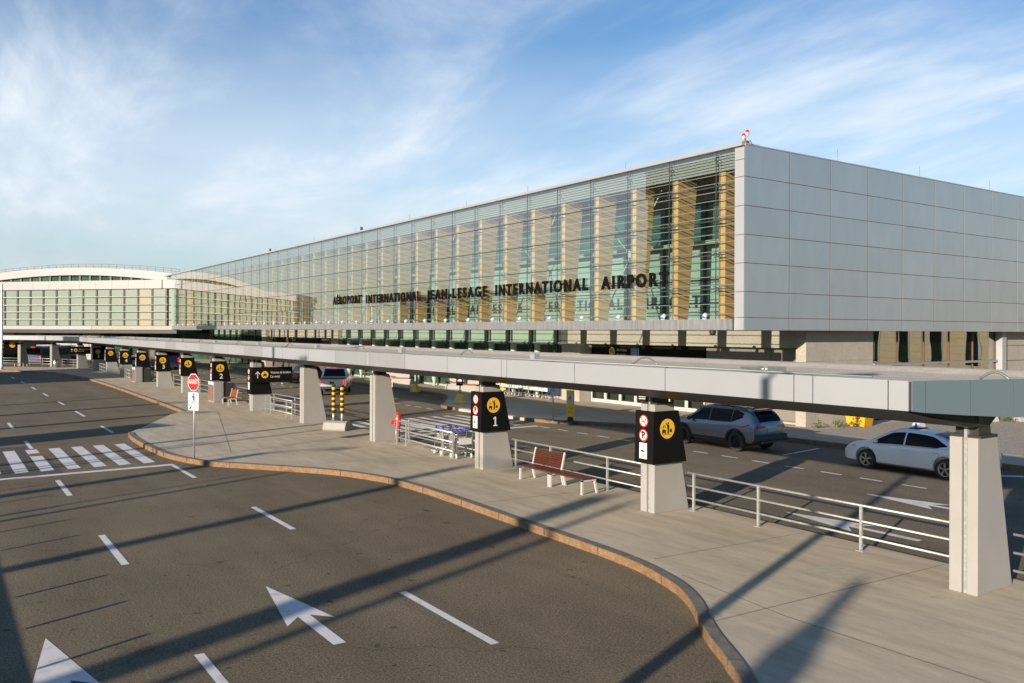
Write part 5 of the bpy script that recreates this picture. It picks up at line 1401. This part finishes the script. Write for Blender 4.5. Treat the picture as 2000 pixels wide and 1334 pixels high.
t = thing('info_post', 'slim yellow sign board with a black roundel left of the long cart row', 'sign', (-51.2, 34.2, .15), R(20))
MB().box(-.06, .06, -.02, .02, 0, .7).build('post', 'galv', t)
p = MB().box(-.28, .28, -.035, .035, .3, 1.65).build('board', 'hazard', t)
MB().plate(circle(.2), (0, -.036, 1.12), *AX['front'], .004).build('roundel', 'ink', p)
MB().plate([(-.05, .1), (.1, .0), (-.05, -.1), (-.09, 0)], (0, -.0402, 1.12), *AX['front'], .002).build('pictogram', 'white', p)

# striped bollards on a concrete block
t = thing('bollard_block', 'rounded concrete block in the walkway gap carrying two bollard posts', 'block', (-36.6, 15.35, .15), R(38))
MB().prism([(-.36, 0), (.36, 0), (.40, .10), (.30, .36), (.12, .42), (-.12, .42), (-.30, .36), (-.40, .10)], 'x', -.58, .58).build('block', 'pillar', t, bevel=.03)
def bollard(t, x):
    p = MB().tube([(x, 0, .40), (x, 0, .80)], .06, 12).build('post', 'galv', t)
    for k in range(11):
        z = .78 + k * .118
        MB().tube([(x, 0, z), (x, 0, z + .118)], .088 if k % 2 == 0 else .084, 14).build('band', 'hazard' if k % 2 else 'rubber', p)
bollard(t, -.22); bollard(t, .22)
# standpipe
t = thing('standpipe', 'red fire standpipe on a rusty pipe beside the plain pillar', 'hydrant', (-31.3, 15.75, .15))
MB().tube([(0, 0, 0), (0, 0, .70)], .085, 12).build('pipe', 'rust', t)
hp = MB().lathe([(.0, 1.22), (.04, 1.22), (.05, 1.17), (.10, 1.14), (.115, 1.06), (.11, .72), (.125, .70), (.125, .64), (.0, .64)], (0, 0, 0), 16).build('hydrant_head', 'hydrant', t)
MB().tube([(0, 0, .80), (-.20, -.14, .80)], [.055, .065], 10).tube([(-.20, -.14, .80), (-.26, -.18, .80)], .085, 10).build('outlet', 'hydrant', hp)
MB().lathe([(0, 0), (.03, 0), (.03, .02)], (0, -.12, .95), 8, 'y').build('valve', 'steel', hp)
MB().tube([(-.22, .02, 0), (-.22, .02, .6)], .02, 6).build('support', 'galv', t)
# waste stations and bin
def waste(label, loc):
    t = thing('waste_station', label, 'bin', loc, 0, 'grey waste and recycling stations')
    MB().box(0, 1.35, 0, .62, 0, 1.32).build('cabinet', 'greymetal', t, bevel=.02)
    for x in (.08, .72):
        MB().plate(rect(.52, 1.0, .26, .50), (x, 0, .1), *AX['front'], .012).build('poster', 'bricksign', t)
        MB().plate(rect(.54, .22, .27, .0), (x, 0, 1.2), *AX['front'], .010).build('opening', 'plate', t)
    MB().box(1.352, 1.36, .06, .56, .1, 1.25).build('side_panel', 'greymetal', t)
    MB().box(.9, 1.3, .66, 1.3, 0, 1.2).build('rear_bin', 'trim', t)
    return t
ws1 = waste('grey waste station with two posters at the foot of the pillar reading 2', (-55.75, 14.55, .15))
dup(ws1, (-80.3, 14.45, .15), 0, 'grey waste station beside the unnumbered pillar left of the one reading 3')
t = thing('litter_bin', 'silver cylindrical litter bin beside a far plain pillar', 'bin', (-115.2, 12.2, .15))
MB().lathe([(0, 0), (.28, 0), (.28, .85), (.24, .88)], (0, 0, 0), 18).build('drum', 'steel', t)
MB().lathe([(.29, .86), (.29, .95), (.15, .97), (.15, .9)], (0, 0, 0), 18).build('rim', 'trim', t)

# luggage carts
def cart(label, group):
    t = thing('luggage_cart', label, 'cart', (0, 0, 0), 0, group)
    f = MB()
    for s in (-1, 1):
        f.tube([(-.42, s * .30, .14), (.40, s * .30, .20), (.46, s * .30, .95), (.52, s * .30, 1.02)], .018, 7)
    f.tube([(-.42, -.30, .14), (-.42, .30, .14)], .018, 7)
    for k in range(4): f.tube([(-.38, -.2 + .133 * k, .15), (.40, -.2 + .133 * k, .20)], .010, 6)
    f.tube([(.46, -.30, .60), (.46, .30, .60)], .014, 6)
    f.build('frame', 'steel', t)
    MB().tube([(.52, -.32, 1.02), (.52, .32, 1.02)], .020, 8).tube([(.52, -.32, 1.02), (.56, -.32, .98)], .03, 8).tube([(.52, .32, 1.02), (.56, .32, .98)], .03, 8).build('handle', 'handleblue', t)
    bk = MB()
    for z in (.78, .86, .94): bk.tube([(.22, -.26, z - .02), (.22, .26, z - .02)], .008, 5)
    for k in range(7): bk.tube([(.22, -.26 + .087 * k, .76), (.44, -.26 + .087 * k, .74)], .007, 5)
    for s in (-1, 1): bk.tube([(.46, s * .26, .95), (.22, s * .26, .92), (.22, s * .26, .76), (.46, s * .26, .74)], .010, 5)
    bk.build('basket', 'steel', t)
    MB().obox((.47, 0, .62), (1, 0, .1), (0, 1, 0), (0, 0, 1), .012, .50, .22).build('panel', 'whitemetal', t)
    for x, y, r in ((-.34, 0, .075), (.36, -.29, .085), (.36, .29, .085)):
        MB().lathe([(.02, -.018), (r, -.018), (r, .018), (.02, .018)], (x, y, r), 14, 'y').build('wheel', 'whitemetal', t)
    return t
c0 = cart('nearest luggage cart with blue handle, next to the pillar reading 1', 'luggage carts by the corral railing'); c0.location = (-26.35, 15.75, .15); c0.rotation_euler.z = R(-8)
dup(c0, (-26.6, 16.35 - .95 + .28, .15), R(-4), 'luggage cart with blue handle nested behind the nearest one').location = (-26.75, 15.72, .15)
dup(c0, (-27.5, 15.68, .15), R(2), 'third luggage cart with blue handle, pushed inside the corral railing')
dup(c0, (-28.0, 15.70, .15), R(0), 'last luggage cart with blue handle, deepest inside the corral railing')
lc = cart('parked luggage cart in the long nested row beneath the glass front', 'carts nested in a long row by the terminal wall'); lc.location = (-46.2, 34.6, .15); lc.rotation_euler.z = R(-60)
for k in range(1, 14): dup(lc, (-46.2 - .46 * k, 34.6 + random.uniform(-.03, .03), .15), R(-60))
railing((-45.3, 33.95), (-52.4, 33.95), 'grey pipe guard rail in front of the long cart row', (0, .33, .66, 1.0), 'guard_rail', (1.0, .55), 'guard rails by the terminal wall')
railing((-66.0, 34.3), (-76, 34.3), 'grey guard rail by the terminal wall beyond the pickup', (0, .33, .66, 1.0), 'guard_rail', (1.0, .55), 'guard rails by the terminal wall')
row2 = dup(lc, (-66.5, 34.75, .15), R(-60), 'parked luggage cart in the shorter row beyond the pickup', 'carts nested in a short row beyond the pickup')
for k in range(1, 9): dup(row2, (-66.5 - .5 * k, 34.75, .15), R(-60))

# concrete barrier seats
def barrier(label):
    t = thing('barrier_seat', label, 'barrier', (0, 0, 0), 0, 'concrete barriers with wooden seats')
    MB().prism([(-.34, 0), (.34, 0), (.32, .14), (.22, .34), (.17, .50), (-.17, .50), (-.22, .34), (-.32, .14)], 'x', -.95, .95).build('lower_block', 'pillar', t, bevel=.02)
    MB().box(-.9, .9, -.36, .1, .52, .58).build('seat', 'woodorange', t)
    MB().prism([(.0, .5), (.36, .5), (.30, 1.2), (.12, 1.2)], 'x', -.7, .7).build('back_block', 'pillar', t, bevel=.02)
    MB().box(-.68, -.2, -.012, .03, .95, 1.05).build('back_slat', 'wood', t)
    return t
br = barrier('concrete barrier with wooden seat just behind the black no stopping sign'); br.location = (-54.2, 33.6, .15); br.rotation_euler.z = R(16)
dup(br, (-57.3, 33.9, .15), R(16), 'concrete barrier with wooden seat left of the one behind the black sign')
dup(br, (-65.2, 33.2, .15), R(30), 'concrete barrier with wooden seat partly behind the plain pillar by the standpipe')
dup(br, (-68.2, 33.6, .15), R(30), 'concrete barrier with wooden seat farthest left, above the pickup')
# concrete road blocks and skip on the gravel
def jersey(label):
    t = tag(MB().prism([(-.40, 0), (.40, 0), (.36, .12), (.18, .42), (.12, .95), (-.12, .95), (-.18, .42), (-.36, .12)], 'x', -1.0, 1.0).build('road_block', 'stone', bevel=.03), label, 'barrier', 'concrete road blocks on the gravel')
    return t
j = jersey('concrete road block on the gravel at the right edge, nearer of the two'); j.location = (-21.2, 47.2, .15); j.rotation_euler.z = R(70)
j2 = j.copy(); C.objects.link(j2); j2.location = (-22.6, 44.6, .15); j2.rotation_euler.z = R(65); j2['label'] = 'concrete road block on the gravel right behind the steel pillar cap'
t = thing('skip', 'yellow tipping skip with a dark lid against the stone wall', 'skip', (-24.62, 37.45, .15), R(6)); t.scale = (.78, .78, .78)
def frust(a0, a1, c0, c1, z0, z1): return [(a0[0], c0[0], z0), (a0[1], c0[0], z0), (a0[1], c0[1], z0), (a0[0], c0[1], z0), (a1[0], c1[0], z1), (a1[1], c1[0], z1), (a1[1], c1[1], z1), (a1[0], c1[1], z1)]
QF = [(3, 2, 1, 0), (4, 5, 6, 7), (0, 1, 5, 4), (1, 2, 6, 5), (2, 3, 7, 6), (3, 0, 4, 7)]
MB().add(frust((-.52, .55), (-.66, .68), (-.5, .5), (-.62, .62), 0, .78), QF).build('bin_body', 'skip', t, bevel=.015)
MB().add([(-.86, -.70, .80), (.80, -.70, .80), (.80, .70, .80), (-.86, .70, .80), (-.86, -.70, 1.42), (.80, -.70, 1.0), (.80, .70, 1.0), (-.86, .70, 1.42)], QF).build('hopper', 'skip', t, bevel=.015)
MB().add([(-.80, -.68, 1.435), (.84, -.74, 1.02), (.84, .74, 1.02), (-.80, .68, 1.435), (-.80, -.68, 1.47), (.84, -.74, 1.06), (.84, .74, 1.06), (-.80, .68, 1.47)], QF).build('lid', 'trim', t)
MB().plate(rect(.3, .09), (.2, -.585, .55), (1, 0, 0), (0, 0, 1), (0, -1, 0), .01).build('maker_plate', 'ink', t)
MB().box(-.45, -.28, -.5, .5, 0, .06).box(.3, .47, -.5, .5, 0, .06).build('skids', 'trim', t)

# weeds along the wall and the gravel
def weed(loc, h, seed, label):
    rd = random.Random(seed); b = MB()
    for k in range(90):
        a = rd.uniform(0, 2 * PI); rr = rd.uniform(0, h * .8); z = rd.uniform(.02, h) * (1 - rr / (h * 1.3))
        c = Vector((rr * math.cos(a), rr * math.sin(a), z)); s = rd.uniform(.03, .08) * (h / .4)
        u = Vector((rd.gauss(0, 1), rd.gauss(0, 1), rd.gauss(0, .6))).normalized(); v = u.cross(Vector((rd.gauss(0, 1), rd.gauss(0, 1), 1))).normalized()
        b.add([c - u * s, c + v * s * .35, c + u * s, c - v * s * .35], [(0, 1, 2, 3)])
        if k % 4 == 0: b.bar((0, 0, 0), c, .006)
    o = b.build('weed', 'leaf', recalc=False); o.location = loc
    return tag(o, label, 'plant', 'weeds on the gravel')
weed((-25.1, 34.9, .15), .45, 1, 'low weed at the foot of the stone corner')
weed((-24.75, 36.0, .15), .5, 2, 'weed between the stone corner and the yellow skip')
weed((-24.4, 36.9, .15), .55, 3, 'bushy weed touching the left side of the yellow skip')
weed((-21.7, 46.0, .15), .6, 4, 'weed between the two concrete road blocks')
weed((-21.0, 48.8, .15), .5, 5, 'weed at the right edge beyond the nearer road block')

# ------------------------------------------------------------------ people
def person(label, loc, rotz, stride=.0, top='greycoat', legs='denim', shoes='white'):
    t = thing('person', label, 'person', loc, rotz)
    V = [(0, 0, .95), (0, .0, 1.15), (0, .0, 1.38), (0, .01, 1.50), (0, .02, 1.60), (0, .03, 1.70)]
    r = [.15, .13, .16, .06, .10, .09]; E = [(0, 1), (1, 2), (2, 3), (3, 4), (4, 5)]
    for s in (-1, 1):
        k = len(V); f = stride * s
        V += [(s * .10, 0, .90), (s * .11, f * .5 + .03, .50), (s * .11, f - .02, .09), (s * .12, f + .14, .04)]; r += [.095, .065, .048, .045]
        E += [(0, k), (k, k + 1), (k + 1, k + 2), (k + 2, k + 3)]
        k = len(V); V += [(s * .20, 0, 1.42), (s * .26, -f * .25, 1.15), (s * .24, -f * .5 + .08, .90), (s * .24, -f * .5 + .11, .80)]; r += [.062, .048, .036, .034]
        E += [(2, k), (k, k + 1), (k + 1, k + 2), (k + 2, k + 3)]
    me = bpy.data.meshes.new('body'); me.from_pydata(V, E, []); o = bpy.data.objects.new('body', me); C.objects.link(o)
    md = o.modifiers.new('skin', 'SKIN'); sk = me.skin_vertices[0].data if me.skin_vertices else None
    if sk is None:
        bm = bmesh.new(); bm.from_mesh(me); bm.verts.layers.skin.verify(); bm.to_mesh(me); bm.free(); sk = me.skin_vertices[0].data
    for i, q in enumerate(r): sk[i].radius = (q, q * .8)
    sk[0].use_root = True
    o.modifiers.new('sub', 'SUBSURF').render_levels = 2; o.modifiers['sub'].levels = 2
    bpy.context.view_layer.update()
    m2 = bpy.data.meshes.new_from_object(o.evaluated_get(bpy.context.evaluated_depsgraph_get())); bpy.data.objects.remove(o)
    for a in ('skin', legs, top, shoes, 'hair'): m2.materials.append(M[a])
    for p in m2.polygons:
        c = p.center; p.use_smooth = True
        p.material_index = 4 if c.z > 1.66 or (c.z > 1.58 and c.y < 0) else 0 if c.z > 1.49 or (abs(c.x) > .19 and c.z < .90) else 3 if c.z < .09 else 1 if c.z < .93 and abs(c.x) < .22 else 2
    bd = bpy.data.objects.new('body', m2); C.objects.link(bd); bd.parent = t
    n = MB().sphere((0, .125, 1.61), .02, 6, 4, .7, 1.1, 1.3).build('nose', 'skin', bd)
    return t
person('person in a blue coat and white shoes walking behind the nearer car rental sign', (-72.6, 25.3, 0), R(100), .22, 'bluecoat', 'denim', 'shoe')
person('person in dark clothes standing inside the glass entrance doors', (-34.9, 36.5, .15), R(-20), .08, 'greycoat', 'denim', 'hair')

# ------------------------------------------------------------------ poles: one at the left frame edge, the rest stand behind the camera and throw the long shadows
def pole(label, loc, h, r, arm=0.0, rot=0.0, m='galv'):
    t = thing('lamp_post', label, 'lamp post', loc, rot, 'tall light poles round the roadway')
    MB().lathe([(r * 1.9, 0), (r * 1.9, .04), (r * 1.25, .05), (r, .3), (r * .7, h)], (0, 0, 0), 12).build('pole', m, t)
    if arm: MB().tube([(0, 0, h - .1), (arm * .5, 0, h + .25), (arm, 0, h + .3)], .045, 6).box(arm - .1, arm + .75, -.16, .16, h + .22, h + .36).build('lamp_arm', m, t)
    return t
pole('tall pale light pole at the left edge of the picture', (-112.4, 6.45, .15), 9.7, .15)
ux, uy = -math.sin(SUN_AZ), -math.cos(SUN_AZ); TE = math.tan(SUN_EL)
def caster(x, y, tip, h, r, label, arm=0.0):
    """pole whose shadow runs through ground point (x, y) and ends `tip` metres past it"""
    L_ = h / TE - tip
    return pole(label, (x + ux * L_, y + uy * L_, 0), h, r, arm, R(random.uniform(0, 90)))
caster(-19.2, 1.1, 15.5, 11, .30, 'tall pole behind the viewpoint casting a long shadow across the road', 1.6)
caster(-12.75, 1.9, 15.0, 10, .46, 'stout pole behind the viewpoint casting the broad shadow in the foreground', 1.6)
caster(-11.7, 1.9, 15.0, 10, .16, 'slim pole behind the viewpoint beside the stout one')
caster(-24.2, 1.4, 9, 7, .12, 'slim pole behind the viewpoint farther left'); caster(-24.95, 1.4, 8, 7, .06, 'thin mast behind the viewpoint farther left')
caster(-27.8, 1.6, 10, 9, .34, 'stout pole behind the viewpoint left of the slim masts', 1.4)
caster(-32.5, 1.6, 9, 8, .11, 'thin pole behind the viewpoint near the crosswalk'); caster(-34.0, 1.6, 30, 11, .2, 'tall pole behind the viewpoint near the crosswalk', 1.5)
caster(-46.6, 2.6, 9, 9, .4, 'stout pole behind the viewpoint past the crosswalk', 1.5); caster(-53.8, 3.0, 9.5, 9, .42, 'stout pole far behind the viewpoint', 1.5)
caster(-61, 3.4, 9, 9, .24, 'pole far behind the viewpoint on the left'); caster(-8.46, 7.72, 22, 8, .15, 'tall pole close behind the viewpoint on the right', 1.2)
caster(-36, 12, 14, 11, .12, 'tall pole behind the viewpoint whose shadow crosses the far canopy', 1.4)
t = thing('gobo_mast', 'tall narrow banner panel added behind the viewpoint for its soft shadow', 'sign', (-7.5 + ux * 30, 9.6 + uy * 30, 0), SUN_AZ * -1)
MB().tube([(0, 0, 0), (0, 0, 8.3)], .13, 8).build('mast', 'galv', t); MB().prism([(-.05, 6.2), (.05, 6.2), (.34, 6.7), (.38, 7.2), (.2, 7.7), (-.1, 7.8), (-.33, 7.3), (-.3, 6.8)], 'y', -.05, .05).build('gobo', 'greymetal', t, bevel=.02)  # unseen panel, outlined to cast the soft shadow blob on the walkway
t = thing('kiosk', 'plain grey kiosk standing behind the viewpoint beside the near road', 'kiosk', (-41.3 + ux * 9.5, 2.3 + uy * 9.5, 0), -SUN_AZ)
MB().box(-1.45, 1.45, -.8, .8, 0, 3.7).build('walls', 'greymetal', t); MB().box(-1.6, 1.6, -.95, .95, 3.7, 3.85).build('roof', 'trim', t)
t = thing('occluder', 'low concrete parapet with short posts added out of view for the shadow edge at lower left', 'wall', (-18, -2.2, 0))
MB().box(-16, 7.5, -.15, .15, 0, .80).build('wall', 'stone', t)  # unseen wall, its height set by how far its shadow must reach
for k in range(12): MB().box(-15 + 1.9 * k, -14.94 + 1.9 * k, -.03, .03, .86, 1.25).build('post', 'galv', t)
def block(name, label, x, y, dist, wid, dep, h, m='occl'):
    t = thing(name, label, 'building', (x + ux * dist, y + uy * dist, 0), -SUN_AZ)
    MB().box(-wid / 2, wid / 2, -dep, 0, 0, h).build('walls', m, t); MB().box(-wid / 2 - .3, wid / 2 + .3, -dep - .3, .3, h, h + .6).build('roof', 'trim', t)
    b = MB()
    for k in range(int(h // 3)):
        b.box(-wid / 2 + 1, wid / 2 - 1, .0, .06, 1.2 + 3 * k, 2.6 + 3 * k)
    b.build('window_band', 'carglass', t); return t
block('office_tower', 'narrow tower behind the viewpoint on the far left', -105.5, 13, 90, 8.5, 10, 31)
block('office_block', 'brown office block behind the viewpoint on the far left', -96, 12, 84, 17, 14, 20.2)
block('backdrop_row', 'long brown block added across the road behind the viewpoint for the glass reflections', -70, 12, 84, 46, 20, 9.6)  # unseen building made up to darken the low reflections in the glass
block('backdrop_row', 'long brown block added behind the viewpoint on the right for the glass reflections', -14, 12, 90, 52, 20, 12.0)  # second made-up building for the same dark reflections
t = thing('warehouse', 'tan clad building beyond the right edge of the view', 'building', (10, 112, 0), R(108))
b = MB()
for k in range(14): b.box(0, 12, -45, 45, .05 + 1.0 * k, 1.03 + 1.0 * k)
b.build('walls', 'tancl', t)
for k in range(13):
    f = MB().box(-.08, .0, -38 + 6 * k, -35.6 + 6 * k, .4, 13.2).build('window_frame', 'whiteclad', t); MB().box(-.1, -.082, -37.8 + 6 * k, -35.8 + 6 * k, .5, 13.1).build('pane', 'carglass', f)

def slabblock(name, label, x0, x1, y0, y1, h, m='occl'):
    t = thing(name, label, 'building', ((x0 + x1) / 2, (y0 + y1) / 2, 0)); a, c = (x1 - x0) / 2, (y1 - y0) / 2
    MB().box(-a, a, -c, c, 0, h).build('walls', m, t); MB().box(-a - .3, a + .3, -c - .3, c + .3, h, h + .6).build('roof', 'trim', t)
    for k in range(int(h // 3.2)): MB().box(-a + .8, a - .8, c, c + .06, 1.1 + 3.2 * k, 2.7 + 3.2 * k).build('window_band', 'carglass', t)
    return t
slabblock('backdrop', 'dark hotel block added far behind the viewpoint to be mirrored in the terminal glass', -168, -134, -125, -100, 47)  # invented building, added so the right-hand bays mirror something dark
slabblock('backdrop_low', 'brown block added across the road to be mirrored low in the terminal glass', -165, -130, -45, -25, 11.5, 'occl')  # invented low building, mirrored dark in the lower panes
